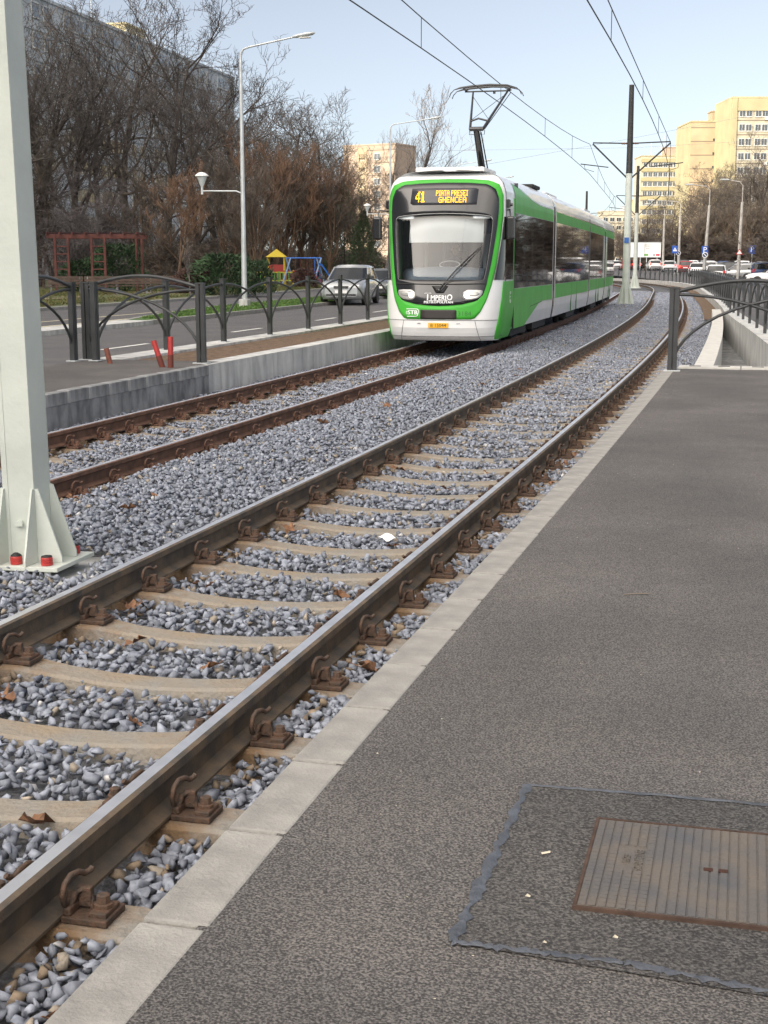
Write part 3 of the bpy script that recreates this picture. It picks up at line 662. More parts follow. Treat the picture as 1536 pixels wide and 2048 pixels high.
# destination display
dsp = patch('destination_display', [(-.66, 3.035), (.66, 3.035), (.685, 3.01), (.66, 2.735), (-.66, 2.735), (-.685, 2.76)], .021, mat('display_glass', (.045, .047, .055), .25), tram, n=48, rings=3)
FONT = {'A': '01110 10001 10001 11111 10001 10001 10001', 'C': '01111 10000 10000 10000 10000 10000 01111', 'E': '11111 10000 10000 11110 10000 10000 11111', 'G': '01111 10000 10000 10111 10001 10001 01111', 'H': '10001 10001 10001 11111 10001 10001 10001', 'I': '111 010 010 010 010 010 111', 'N': '10001 11001 11001 10101 10011 10011 10001', 'P': '11110 10001 10001 11110 10000 10000 10000', 'R': '11110 10001 10001 11110 10100 10010 10001', 'S': '01111 10000 10000 01110 00001 00001 11110', 'T': '11111 00100 00100 00100 00100 00100 00100', '4': '00011 00110 01010 10010 11111 00010 00010', '1': '0110 1110 0110 0110 0110 0110 1111', ' ': '00 00 00 00 00 00 00'}
def led(text, l0, zc, px, pz, fat=1.0):
    b = MB(); x = l0
    for ch in text:
        rws = FONT[ch].split()
        for r_, row in enumerate(rws):
            for c_, bit in enumerate(row):
                if bit == '1':
                    p = npt(x + c_ * px, zc + (3 - r_) * pz, .026); b.box(p, (px * .82 * fat, .006, pz * .82))
        x += (len(rws[0]) + 1) * px
    b.build('led_lettering', T_LED, dsp); return x
led('41', -.57, 2.88, .0185, .028)
led('PIATA PRESEI', -.16, 2.945, .0100, .0142); led('GHENCEA', -.10, 2.825, .0136, .0150)
# lettering and marks
def nose_text(name, body, lc, zc, size, m, sx=1.0, out=.022, spacing=1.0, bold=0):
    vs, fs = text_mesh(body, size, .001, spacing=spacing, sx=sx); b = MB()
    reps = [(0, 0)] + ([(bold, 0), (-bold, 0), (0, bold)] if bold else [])
    for i, (dx, dz) in enumerate(reps): b.add([npt(lc + v[0] + dx, zc + v[1] + dz, out + v[2] + .0004 * i) for v in vs], fs)
    return b.build(name, m, tram, fix=False)
LET = mat('white_lettering', (.85, .86, .88), .5)
nose_text('lettering', 'MPERI', -.002, 1.055, .120, LET, 1.0, spacing=1.02, bold=.003)
nose_text('lettering', 'I', -.222, 1.062, .15, LET, 1.1, bold=.004); nose_text('lettering', 'O', .222, 1.062, .145, LET, 1.0, bold=.004)
nose_text('lettering', 'METROPOLITAN', 0, .980, .062, LET, 1.18, spacing=1.12, bold=.003)
b = MB(); b.tube([npt(x, 1.012, .023) for x in np.linspace(-.20, .19, 12)], .004, 4); b.tube([npt(x, 1.138, .023) for x in np.linspace(-.29, -.15, 6)], .005, 4); b.build('lettering', LET, tram)
nose_text('fleet_number', '3184', .52, .775, .115, mat('dark_green_mark', (.03, .16, .03), .5), 1.15, out=.016)
# operator's mark: letters in a half-open rounded frame with speed lines
b = MB(); fr = [(-.655, .855), (-.43, .855), (-.405, .835), (-.40, .80), (-.425, .74), (-.445, .72), (-.64, .72)]
b.tube([npt(x, z, .017) for x, z in resample(fr, 30, False)], .008, 5)
for z_ in (.765, .79, .812): b.tube([npt(-.665, z_, .016), npt(-.635, z_, .016)], .006, 4)
b.build('operator_mark', LET, tram); nose_text('operator_mark', 'STB', -.527, .789, .105, LET, 1.22, out=.016, bold=.004)
pl = MB(); pl.box(npt(0, .56, .012), (.41, .014, .10), bev=.004); plate = pl.build('number_plate', T_PLATE, tram)
vs, fs = text_mesh('B 15044', .092, .001, sx=1.05); b = MB(); c0 = npt(0, .56, .012); b.add([(c0.x + v[0], c0.y - .0085 - v[2], c0.z + v[1]) for v in vs], fs); b.build('lettering', T_DARK, plate, fix=False)
# wiper
b = MB(); pts = [npt(.0, 1.20, .03), npt(.10, 1.32, .05), npt(.32, 1.55, .05), npt(.55, 1.78, .045), npt(.79, 1.985, .03)]
b.tube(pts, .011, 6); pts2 = [npt(.04, 1.18, .03), npt(.16, 1.32, .05), npt(.40, 1.56, .05), npt(.62, 1.78, .045), npt(.79, 1.955, .03)]; b.tube(pts2, .009, 6)
b.lathe([(.04, 0), (.035, .03), (.01, .035)], npt(0, 1.19, .01), 10, M=Matrix.Rotation(R(90), 4, 'X')); b.build('wiper', T_BLACK, tram)
b = MB(); b.tube([npt(.80, 2.03, .022), npt(.79, 1.96, .028), npt(.775, 1.5, .022), npt(.77, 1.40, .022)], .009, 5); b.build('wiper_blade', T_BLACK, tram)
patch('wiper_recess', [(-.15, 1.27), (.19, 1.27), (.10, 1.14), (-.06, 1.14)], .020, mat('recess_black', (.008, .008, .009), .5), tram, n=32, rings=2)
# cab interior
b = MB(); b.box((0, 1.82, 1.85), (2.3, .04, 3.0)); b.box((0, .75, .62), (2.2, 2.0, .05)); b.box((0, .85, 2.78), (2.2, 1.9, .04)); b.build('cab_interior', T_INT, tram)
b = MB(); rows = []
for y_, z_ in ((-.45, 1.25), (-.36, 1.50), (-.10, 1.62), (.22, 1.60), (.30, 1.40)): rows.append([(x, y_ + .30 * (abs(x) / 1.0) ** 2.4, z_ - .05 * (x / .9) ** 2 * (z_ > 1.5)) for x in np.linspace(-.88, .88, 15)])
b.grid(rows, 0, True); b.build('dashboard', T_DASH, tram)
b = MB(); b.lathe([(.006, 0), (.006, .01)], (0, .28, 1.62), 6); b.tube([(.0 + .21 * math.cos(a), .30 + .06 * math.sin(a), 1.66 + .07 * math.sin(a)) for a in np.linspace(0, 6.283, 21)], .013, 6); b.build('steering_console', mat('console_pale', (.55, .55, .53), .5), tram)
b = MB(); rows = [[(x, -.22 + .12 * (abs(x) / .78) ** 2.2 + (2.62 - z_) * -.20, z_) for x in np.linspace(-.73, .78, 13)] for z_ in (2.63, 2.35, 2.10)]; b.grid(rows, 0, True); b.tube([rows[2][k] for k in range(13)], .008, 5); b.build('sun_blind', T_BLIND, tram)
for x, w_, h_, z_ in ((-.62, .34, .62, 1.75), (-.30, .20, .62, 1.75)):
    b = MB(); b.box((x, 1.79, z_), (w_, .02, h_)); b.build('cab_window', mat('cab_glass', (.09, .10, .12), .1), tram)
for x in (-.82, -.42, -.18): b = MB(); b.box((x, 1.78, 1.8), (.05, .04, 1.7)); b.build('cab_post', T_GREY, tram)
b = MB(); b.box((.72, 1.45, 1.75), (.40, .3, 1.1)); b.build('cab_cupboard', mat('cupboard_pale', (.60, .59, .52), .6), tram)
b = MB(); b.box((0, 1.15, 1.50), (.48, .14, .9), bev=.05); b.box((0, .88, 1.10), (.48, .5, .14), bev=.05); b.box((0, .88, .85), (.2, .2, .4)); b.build('driver_seat', T_DARK, tram)
# mirrors and cameras
for sg, y_, px_ in ((1, -.02, 1.30), (-1, -.12, 1.42)):
    mr = MB(); mr.box((sg * px_, y_, 2.38), (.18, .13, .46), bev=.04); mo = mr.build('mirror', T_BLACK, tram)
    b = MB(); b.tube([(sg * 1.14, y_ + .22, 2.72), (sg * (px_ - .03), y_ + .04, 2.74), (sg * px_, y_, 2.56)], .018, 6); b.build('mirror_arm', T_BLACK, mo)
    b = MB(); b.box((sg * px_, y_ + .068, 2.38), (.13, .004, .38)); b.build('mirror_glass', mat('mirror_face', (.7, .7, .72), .05, 1.0), mo)
    b = MB(); b.box((sg * 1.20, .06, 2.86), (.14, .16, .17), bev=.015); b.lathe([(.03, 0), (.03, .04)], (sg * 1.27, .10, 2.84), 8, M=Matrix.Rotation(R(90), 4, 'Y')); b.build('side_camera', T_BLACK, tram)
# ---- body modules
def mod_plate(name, Mx, poly, side, m, parent, t=.006, base=1.2):
    """flat panel on a module's side: poly in (y, z)"""
    b = MB(); k = len(poly); a = [Vector((side * (base - .02), y, z)) for y, z in poly]; c = [Vector((side * (base + t), y, z)) for y, z in poly]
    fs = [tuple(range(k)), tuple(range(k, 2 * k))] + [(i, (i + 1) % k, (i + 1) % k + k, i + k) for i in range(k)]
    b.add([Mx @ v for v in a + c], fs); return b.build(name, m, parent)
SECT = [.33, .6, .8, 1.5, 2.9, 3.0, 3.1, 3.18, 3.25, 3.29, 3.33, 3.37, 3.4, 3.43, 3.46, 3.48, 3.5]
def module(s0, s1, name='body_module', open_front=False):
    sm_ = (s0 + s1) / 2; Mx = loc_at(sm_); h = (s1 - s0) / 2; b = MB(); rows = []
    for y in (-h, h):
        rows.append([Mx @ Vector((wz(z), y, z)) for z in SECT] + [Mx @ Vector((-wz(z), y, z)) for z in SECT[::-1]])
    b.grid(rows, 0, False, close=True)
    for r_ in (rows[1:] if open_front else rows): b.add(r_, [tuple(range(len(r_)))])
    return b.build(name, T_WHITE, tram), Mx, h
def rel(s, s0, s1): return s - (s0 + s1) / 2
# cab side and first module: straight from the nose to the first joint
S1, S2, S3, S4 = 36.2, 46.8, 55.0, 62.6
mo, Mx, h = module(TS, S1, open_front=True)
a = lambda s: rel(s, TS, S1)
def corner(name, prof, y1, m, sd, out=.012):
    """panel that wraps from the cab front round the corner onto the flat side; prof = [(z, l at the front edge)]"""
    zz = np.linspace(prof[0][0], prof[-1][0], 16); b = MB(); rows = []
    for z in zz:
        l0 = float(np.interp(z, [p[0] for p in prof], [p[1] for p in prof])); w = wz(z); t0 = math.asin(min(1, (l0 / w) ** (1 / PA))); row = []
        for t in np.linspace(t0, math.pi / 2, 8):
            l = w * math.sin(t) ** PA; q = Vector((l, -PZ(z) * math.cos(t) ** QA, z)); n = Vector((1, 0, 0)) if t > 1.55 else Vector((.85, -.5, 0)).normalized(); row.append(q + n * out)
        row += [Vector((w + out, y, z)) for y in np.linspace(.04, y1, 5)]
        row = [row[0] - Vector((out * 2, -out, 0))] + row
        rows.append([Vector((sd * q.x, q.y, q.z)) for q in row])
    b.grid(rows, 0, True); return b.build(name, m, tram)
for sd in (1, -1):
    corner('corner_panel', [(.18, 1.04), (.33, 1.07), (.62, 1.13), (1.0, 1.17), (1.33, 1.185)], 1.08, T_GREEN, sd)
    corner('cab_side_window', [(1.36, 1.035), (1.7, 1.09), (2.1, 1.14), (2.6, 1.178)], .98, T_GLASSD, sd)
    corner('door_post', [(1.33, 1.1999), (2.7, 1.1999)], 1.0, T_BLACK, sd, .004)
    mod_plate('door_post', Mx, [(a(29.34), 1.33), (a(29.44), 1.33), (a(29.44), 3.0), (a(29.34), 3.0)], sd, T_GREEN, mo)
    mod_plate('door_seam', Mx, [(a(29.46), .34), (a(29.49), .34), (a(29.49), 3.0), (a(29.46), 3.0)], sd, T_BLACK, mo, .007)
    mod_plate('lower_panel', Mx, [(a(29.5), .335), (a(31.0), .335), (a(33.7), .80), (a(36.02), .80), (a(36.02), 1.16), (a(29.5), 1.16)], sd, T_GREEN, mo, .006)
    mod_plate('window_band', Mx, [(a(29.5), 1.17), (a(36.02), 1.17), (a(36.02), 2.71), (a(29.5), 2.71)], sd, T_GLASSD, mo, .008)
    mod_plate('upper_band', Mx, [(a(29.5), 2.72), (a(36.02), 2.72), (a(36.02), 2.89), (a(29.5), 2.89)], sd, T_GREEN, mo)
    # green crest that climbs onto the curved shoulder of the roof towards the cab, its dark edge on top
    def crest(y): return float(np.interp(y, [a(29.5), a(30.3), a(31.2), a(32.3), a(33.4), a(36.1)], [3.30, 3.25, 3.16, 3.06, 3.01, 3.0]))
    for nm, f0, f1, mm, t in (('upper_crest', lambda y: 2.885, crest, T_GREEN, .007), ('crest_line', crest, lambda y: crest(y) + .03, T_BLACK, .009)):
        b = MB(); rr = []
        for y in np.linspace(a(29.5), a(36.02), 25):
            rr.append([Mx @ Vector((sd * (wz(z) + t), y, z + t * .5)) for z in np.linspace(f0(y), f1(y), 8)])
        b.grid(rr, 0, True); b.build(nm, mm, mo)
    for s_ in (30.9, 32.2, 34.1): mod_plate('window_seam', Mx, [(a(s_), 1.18), (a(s_ + .03), 1.18), (a(s_ + .03), 2.70), (a(s_), 2.70)], sd, T_BLACK, mo, .010)
    for s_ in (32.0,): mod_plate('door_line', Mx, [(a(s_), .72), (a(s_ + 2.0), .78), (a(s_ + 2.0), .795), (a(s_), .735)], sd, mat('panel_joint', (.03, .12, .025), .6), mo, .008)
vs, fs = text_mesh('STB', .17, .001, sx=.9); b = MB()
b.add([Vector((1.2135 + v[2], .62 - v[1], 1.0 - v[0])) for v in vs], fs); b.build('operator_mark', LET, tram, fix=False)
mods = [(S1 + .4, S2), (S2 + .4, S3), (S3 + .4, S4)]
for (s0, s1) in mods:
    mo2, Mx, h = module(s0, s1)
    for sd in (1, -1):
        y0, y1 = -h + .15, h - .15
        mod_plate('lower_panel', Mx, [(y0, .80), (y1, .80), (y1, 1.16), (y0, 1.16)], sd, T_GREEN, mo2)
        mod_plate('window_band', Mx, [(y0, 1.17), (y1, 1.17), (y1, 2.71), (y0, 2.71)], sd, T_GLASSD, mo2, .008)
        mod_plate('upper_band', Mx, [(y0, 2.72), (y1, 2.72), (y1, 2.98), (y0, 2.98)], sd, T_GREEN, mo2)
        mod_plate('crest_line', Mx, [(y0, 2.98), (y1, 2.98), (y1, 3.01), (y0, 3.01)], sd, T_BLACK, mo2, .004)
        for t in (.2, .42, .58, .8): mod_plate('window_seam', Mx, [(y0 + 2 * h * t, 1.18), (y0 + 2 * h * t + .03, 1.18), (y0 + 2 * h * t + .03, 2.70), (y0 + 2 * h * t, 2.70)], sd, T_BLACK, mo2, .010)
        for t in (.42, .58): mod_plate('door_seam', Mx, [(y0 + 2 * h * t, .34), (y0 + 2 * h * t + .02, .34), (y0 + 2 * h * t + .02, 1.15), (y0 + 2 * h * t, 1.15)], sd, mat('panel_joint', (.03, .12, .025), .6), mo2, .008)
for sj in (S1, S2, S3):
    Mx = loc_at(sj + .2); b = MB(); rows = []
    for y, q in ((-.19, 1.012), (-.1, 1.006), (0, 1.012), (.1, 1.006), (.20, 1.012)):
        rows.append([Mx @ Vector((wz(z) * q, y, z - (.03 if z > 3.2 else 0))) for z in SECT] + [Mx @ Vector((-wz(z) * q, y, z - (.03 if z > 3.2 else 0))) for z in SECT[::-1]])
    b.grid(rows, 0, False, close=True); b.build('bellows', T_BLACK, tram)
    b = MB(); rows = []
    for y in (-.36, -.195): rows.append([Mx @ Vector((wz(z) + .004, y, z + .003)) for z in SECT] + [Mx @ Vector((-wz(z) - .004, y, z + .003)) for z in SECT[::-1]])
    b.grid(rows, 0, False, close=True); b.build('end_ring', T_GREY, tram)
# tail cab
Mx = loc_at(S4); b = MB(); rows = []
for z in [.33, .5, .8, 1.3, 1.9, 2.5, 2.9, 3.1, 3.25, 3.4, 3.48]:
    w = wz(z); rows.append([Mx @ Vector((w * math.copysign(abs(math.sin(math.pi / 2 * k / 8)) ** PA, k), PZ(z) * math.cos(math.pi / 2 * k / 8) ** QA, z)) for k in range(-8, 9)])
b.grid(rows, 0, True); b.build('tail_cab', T_GREEN, tram)
# bogies and underframe
for sb in (31.0, 34.5, 42.0, 51.0, 57.5, 61.0):
    Mx = loc_at(sb); b = MB(); b.box((0, 0, .33), (2.0, 2.4, .16), M=Mx.to_3x3().to_4x4()); 
    b = MB(); b.add([Mx @ Vector(v) for v in [(x, y, z) for z in (.16, .5) for y in (-1.2, 1.2) for x in (-1.08, 1.08)]], [(0, 2, 3, 1), (4, 5, 7, 6), (0, 1, 5, 4), (2, 6, 7, 3), (0, 4, 6, 2), (1, 3, 7, 5)]); bo = b.build('bogie', T_DARK, tram)
    for x in (-.7525, .7525):
        for y in (-.85, .85):
            b = MB(); b.lathe([(.05, -.06), (.30, -.06), (.31, 0), (.30, .06), (.05, .06)], (0, 0, 0), 20, M=Mx @ Matrix.Translation((x, y, .30)) @ Matrix.Rotation(R(90), 4, 'Y')); b.build('wheel', T_DARK, bo)
# roof equipment
def roof_box(s, x, size, zc, m, nm='roof_box'):
    Mx = loc_at(s); b = MB(); b.box((0, 0, 0), size, bev=.03); b.v = [tuple(Mx @ (Vector(v) + Vector((x, 0, zc)))) for v in b.v]; return b.build(nm, m, tram)
roof_box(29.9, -.12, (1.45, 1.5, .14), 3.57, T_ROOF); roof_box(32.2, -.1, (1.2, 2.2, .10), 3.56, T_ROOF)
roof_box(34.6, .62, (.7, 1.2, .09), 3.50, T_DARK); roof_box(39.5, 0, (1.5, 2.6, .08), 3.53, T_ROOF); roof_box(51, 0, (1.6, 2.6, .08), 3.53, T_ROOF)
# pantograph
Mx = loc_at(32.3); pan = MB(); pan.box((0, 0, 3.63), (.7, .8, .06)); pan.box((0, .2, 3.7), (.4, .3, .1)); pan.v = [tuple(Mx @ Vector(v)) for v in pan.v]; pan = pan.build('pantograph', T_BLACK, tram)
def pb(nm, segs, m=T_BLACK):
    b = MB()
    for pts, r in segs: b.tube([Mx @ Vector(p) for p in pts], r, 7)
    return b.build(nm, m, pan)
kn = (-.02, -.62, 4.62)
pb('lower_arm', [([(0, .25, 3.66), kn], [.085, .07]), ([(.12, .3, 3.68), (.08, -.58, 4.55)], .015)])
hy = .55; hz = 5.62
pb('upper_arm', [([(-.16, -.62, 4.62), (-.30, hy - .05, hz - .07)], [.032, .022]), ([(.13, -.62, 4.62), (.50, hy - .05, hz - .07)], [.034, .024]), ([(-.17, -.62, 4.62), (.14, -.62, 4.62)], .05),
                  ([(-.19, -.40, 4.81), (-.02, -.37, 4.87), (.2, -.40, 4.81)], .022), ([(-.29, .4, 5.44), (.22, -.35, 4.83)], .006), ([(.45, .42, 5.46), (-.2, -.35, 4.83)], .006), ([(.17, -.62, 4.62), (.56, hy, hz - .1)], .010), ([(-.17, -.62, 4.60), (-.17, -.66, 4.5), (-.06, -.66, 4.5), (-.06, -.62, 4.58)], .008), ([(.17, -.62, 4.60), (.17, -.66, 4.5), (.08, -.66, 4.5), (.08, -.62, 4.58)], .008)])
def strip_y(y): return [(-.83, y, hz - .19), (-.80, y, hz - .11), (-.72, y, hz - .03), (-.58, y, hz + .01), (-.3, y, hz + .04), (.1, y, hz + .06), (.5, y, hz + .04), (.72, y, hz - .02), (.80, y, hz - .10), (.83, y, hz - .17)]
pb('collector_head', [(strip_y(hy - .17), [.010, .010, .010, .022, .026, .026, .022, .010, .010, .010]), (strip_y(hy + .17), [.010, .010, .010, .022, .026, .026, .022, .010, .010, .010]), ([(-.5, hy, hz - .06), (.55, hy, hz - .06)], .018), ([(-.48, hy - .2, hz - .02), (-.48, hy + .2, hz - .02)], .03), ([(.52, hy - .2, hz - .02), (.52, hy + .2, hz - .02)], .03), ([(.18, hy, hz - .06), (.18, hy, hz - .12)], .03)])
# ------------------------------------------------------------------ people
SKIN = mat('skin', (.50, .30, .22), .6); HAIR = mat('dark_hair', (.03, .025, .02), .8); NAVY = mat('navy_cloth', (.02, .03, .06), .9, var=.2, scale=10)
def skinned(name, joints, edges, m, parent=None, root=0, sub=1):
    me = bpy.data.meshes.new(name); me.from_pydata([j[:3] for j in joints], edges, []); me.materials.append(m)
    o = link(name, me, parent); md = o.modifiers.new('skin', 'SKIN'); md.use_smooth_shade = True
    for i, j in enumerate(joints): me.skin_vertices[0].data[i].radius = (j[3], j[4] if len(j) > 4 else j[3])
    me.skin_vertices[0].data[root].use_root = True
    sb = o.modifiers.new('sub', 'SUBSURF'); sb.levels = sub; sb.render_levels = sub
    return o
# body along +z, facing -y
def figure(label, seated, jacket, loc, rz, hood=False, trousers=None):
    pel = .95 if not seated else 0.0
    J = [(0, 0, pel, .14, .11), (0, .01, pel + .22, .13, .10), (0, .01, pel + .42, .16, .10), (0, 0, pel + .52, .07, .07), (0, -.005, pel + .60, .055, .055)]
    E = [(0, 1), (1, 2), (2, 3), (3, 4)]
    def add(p, i): J.append(p); E.append((i, len(J) - 1)); return len(J) - 1
    for sg in (1, -1):
        sh = add((sg * .19, .01, pel + .47, .065), 2)
        el = add((sg * .26, .02 if not seated else -.06, pel + .20, .048), sh)
        wr = add((sg * (.25 if not seated else .16), -.10 if not seated else -.30, pel + (-.02 if not seated else .12), .034), el)
        hd = add((sg * (.24 if not seated else .12), -.13 if not seated else -.36, pel + (-.10 if not seated else .13), .035, .022), wr)
        for f in range(4): add((J[hd][0] + sg * (.018 - .012 * f), J[hd][1] - .04 * (1 if seated else .4), J[hd][2] - (.02 if seated else .07) - .004 * f, .010), hd)
        add((J[hd][0] - sg * .035, J[hd][1] - .03, J[hd][2] - .01, .011), hd)
        hp = add((sg * .09, 0, pel - .06, .09), 0)
        kn_ = add((sg * .11, -.42 if seated else -.03, pel - (.04 if seated else .48), .062), hp)
        an = add((sg * .11, -.40 if seated else .02, pel - (.45 if seated else .87), .042), kn_)
        add((sg * .12, -.55 if seated else -.13, pel - (.50 if seated else .92), .04), an)
    o = skinned('person', J, E, jacket); o.location = loc; o.rotation_euler = (0, 0, rz)
    tag(o, label, 'person')
    hz_ = pel + .72; b = MB()
    rows = []
    for zz, rx, ry, fy in ((-.13, .03, .035, -.03), (-.11, .05, .06, -.02), (-.07, .062, .08, -.01), (-.02, .070, .092, 0), (.03, .075, .098, 0), (.07, .072, .095, .005), (.10, .055, .075, .01), (.12, .02, .03, .01)):
        rows.append([(rx * math.cos(t), fy + ry * math.sin(t) - (.022 if (abs(math.sin(t) + 1) < .06 and -.06 < zz < .0) else 0), hz_ + zz) for t in np.linspace(0, 2 * math.pi, 17)[:-1]])
    b.grid(rows, 0, True, close=True)
    for sg in (1, -1): b.box((sg * .077, .01, hz_ - .01), (.018, .03, .05), bev=.006)
    b.build('head', SKIN, o)
    b = MB()
    for sg in (1, -1): b.lathe([(.001, -.008), (.008, -.005), (.011, 0), (.008, .005), (.001, .008)], (sg * .03, -.09, hz_ + .005), 8)
    b.build('eye', HAIR, o); b = MB(); b.box((0, -.088, hz_ - .075), (.045, .01, .008)); b.build('mouth', mat('lip', (.30, .12, .10), .6), o)
    b = MB(); b.grid([[(rx * math.cos(t), .012 + ry * math.sin(t) * (.78 if math.sin(t) < 0 else 1.08), hz_ + zz) for t in np.linspace(0, 2 * math.pi, 17)[:-1]] for zz, rx, ry in ((.035, .079, .10), (.075, .077, .10), (.108, .06, .08), (.128, .02, .03))], 0, True, close=True)
    b.build('hood' if hood else 'hair', jacket if hood else HAIR, o)
    if trousers:
        pass
    return o
Mx = loc_at(TS); wp = P(TS, FAR, 0); q = Matrix.Translation(wp) @ Matrix.Rotation(-TH(TS), 4, 'Z') @ Vector((0, .92, 1.26))
figure('driver in dark navy jacket seated in the tram cab behind the windscreen', True, NAVY, q, -TH(TS))
# ------------------------------------------------------------------ arched fences
def fpost(parent, p, rz, h=1.12, wide=.055, gap=.018, pl=True):
    b = MB(); M = Matrix.Rotation(rz, 4, 'Z')
    for q in (-1, 1): b.box((p[0], p[1], p[2] + h / 2), (.075, .05, h), bev=.004, M=Matrix.Identity(4)) if False else b.add([M @ Vector((q * (wide / 2 + gap / 2) + x * wide / 2, y * .035, z)) + Vector(p) for z in (0, h) for y in (-1, 1) for x in (-1, 1)], [(0, 2, 3, 1), (4, 5, 7, 6), (0, 1, 5, 4), (2, 6, 7, 3), (0, 4, 6, 2), (1, 3, 7, 5)])
    b.add([M @ Vector((x * (wide + gap / 2 + .005), y * .04, z)) + Vector(p) for z in (h, h + .02) for y in (-1, 1) for x in (-1, 1)], [(0, 2, 3, 1), (4, 5, 7, 6), (0, 1, 5, 4), (2, 6, 7, 3), (0, 4, 6, 2), (1, 3, 7, 5)])
    b.add([M @ Vector((x * gap, y * .01, z)) + Vector(p) for z in (0, h) for y in (-1, 1) for x in (-1, 1)], [(0, 2, 3, 1), (4, 5, 7, 6), (0, 1, 5, 4), (2, 6, 7, 3), (0, 4, 6, 2), (1, 3, 7, 5)])
    o = b.build('post', M_FENCE, parent)
    b = MB(); b.add([M @ Vector((x * .11, y * .075, z)) + Vector(p) for z in (0, .012) for y in (-1, 1) for x in (-1, 1)], [(0, 2, 3, 1), (4, 5, 7, 6), (0, 1, 5, 4), (2, 6, 7, 3), (0, 4, 6, 2), (1, 3, 7, 5)])
    b.build('base_plate', M_GALV, o)
    return o
def arc(parent, p, q, r=.021):
    """quarter-ellipse bar from the top of post p to the foot of post q"""
    pts = []
    for k in range(13):
        a = math.pi / 2 * k / 12; t = math.sin(a); z = math.cos(a)
        pts.append((p[0] + (q[0] - p[0]) * t, p[1] + (q[1] - p[1]) * t, p[2] + .05 + .99 * z + (q[2] - p[2]) * t))
    b = MB(); b.tube(pts, r, 6); return b.build('arch', M_FENCE, parent)
def bow(parent, p, q, h=1.1, rise=.16):
    b = MB(); b.tube([Vector(p).lerp(Vector(q), t) + Vector((0, 0, h - .03 + rise * math.sin(math.pi * t))) for t in np.linspace(0, 1, 15)], .026, 6); return b.build('top_rail', M_FENCE, parent)
def fence(name, label, pts, rzs, bows=False, close_last=True):
    o = thing(name, label, 'fence', pts[0]); base = Vector(pts[0]); loc = [tuple(Vector(p) - base) for p in pts]
    for p, rz in zip(loc, rzs): fpost(o, p, rz)
    for a, c in zip(loc[:-1], loc[1:]):
        arc(o, a, c); arc(o, c, a)
        if bows: bow(o, a, c)
    return o
ss = [18.9 + 2.62 * k for k in range(24)]
fence('arched_fence', 'dark grey fence of crossing arches along the road left of the tram', [P(s, -6.72, .276) for s in ss], [-TH(s) + R(90) for s in ss])
corner = P(19.15, -6.98, .27)
fence('platform_railing', 'dark arched railing closing the end of the far platform, last post lit yellow', [corner, P(18.85, -5.05, .27)], [-TH(19), -TH(19)], True)
fence('platform_railing', 'dark arched railing along the back of the far platform, partly behind the steel mast', [P(18.85 - 2.0 * k, -7.05, .27) for k in range(5)], [-TH(18) + R(90)] * 5, True)
fence('platform_railing', 'dark arched railing across the end of the near platform on the right', [P(19.75, 1.5, .222) + Vector((0, 0, 0)), P(19.75, 3.5, .222), P(19.75, 5.5, .222)], [-TH(19.7)] * 3, True)
ss = [20.9 + 2.62 * k for k in range(56)]
fence('arched_fence', 'long dark arched fence curving away on the right in front of the parked cars', [P(s, w2(s) + .2, .192) for s in ss], [-TH(s) + R(90) for s in ss])
# pipes sticking out of the far platform
for x, y, h, ang, col, lab in ((-3.92, 20.1, .22, .22, 'b', 'short brown conduit stub leaning on the far platform, alone'), (-2.93, 19.28, .42, -.02, 'r', 'tall red conduit stub on the far platform, nearest the end post'), (-3.06, 19.38, .38, .30, 'r', 'leaning red conduit stub beside the taller upright one')):
    b = MB(); m1 = M_RED if col == 'r' else mat('brown_pipe', (.18, .06, .04), .6, var=.2, scale=20)
    b.tube([(math.sin(-ang) * t, 0, math.cos(ang) * t) for t in (-.05, h * .3, h * .7, h)], .038, 12, cap=False); b.tube([(math.sin(-ang) * t, 0, math.cos(ang) * t) for t in (h, h * .8)], .031, 12)
    o = b.build('conduit', m1); o.location = (x, y, .27); tag(o, lab, 'pipe')
    if col == 'r': b = MB(); b.tube([(math.sin(-ang) * t, 0, math.cos(ang) * t) for t in (-.04, h * .42)], .0405, 12, cap=False); b.build('dirty_sleeve', mat('dirty_red', (.14, .035, .025), .8), o)
# ------------------------------------------------------------------ catenary masts, the near one first
MT = thing('catenary_mast', 'pale painted steel mast with gusseted foot beside the near track', 'mast', P(7.62, -1.60, -.125), -TH(7.6) + .02)
MT.rotation_euler = (0, R(-1.0), -TH(7.6) + .02)
b = MB(); b.box((0, 0, 4.2), (.205, .205, 8.4), bev=.006)
for x in (-1, 1):
    for y in (-1, 1): b.box((x * .085, y * .1045, 4.2), (.034, .004, 8.4))
b.build('shaft', M_MAST, MT)
b = MB(); b.box((0, 0, .012), (.60, .50, .026), bev=.003); b.build('base_plate', M_MAST, MT)
def gusset(x, y, rz):
    b = MB(); M = Matrix.Translation((x, y, 0)) @ Matrix.Rotation(rz, 4, 'Z') @ Matrix.Rotation(R(90), 4, 'X')
    b.prism([(0, .026), (.155, .026), (.155, .06), (.022, .47), (0, .47)], -.006, .006, M=M); b.build('gusset', M_MAST, MT)
for x in (-.095, .095): gusset(x, -.103, R(-90)); gusset(x, .103, R(90))
for y in (-.095, .095): gusset(.103, y, 0); gusset(-.103, y, R(180))
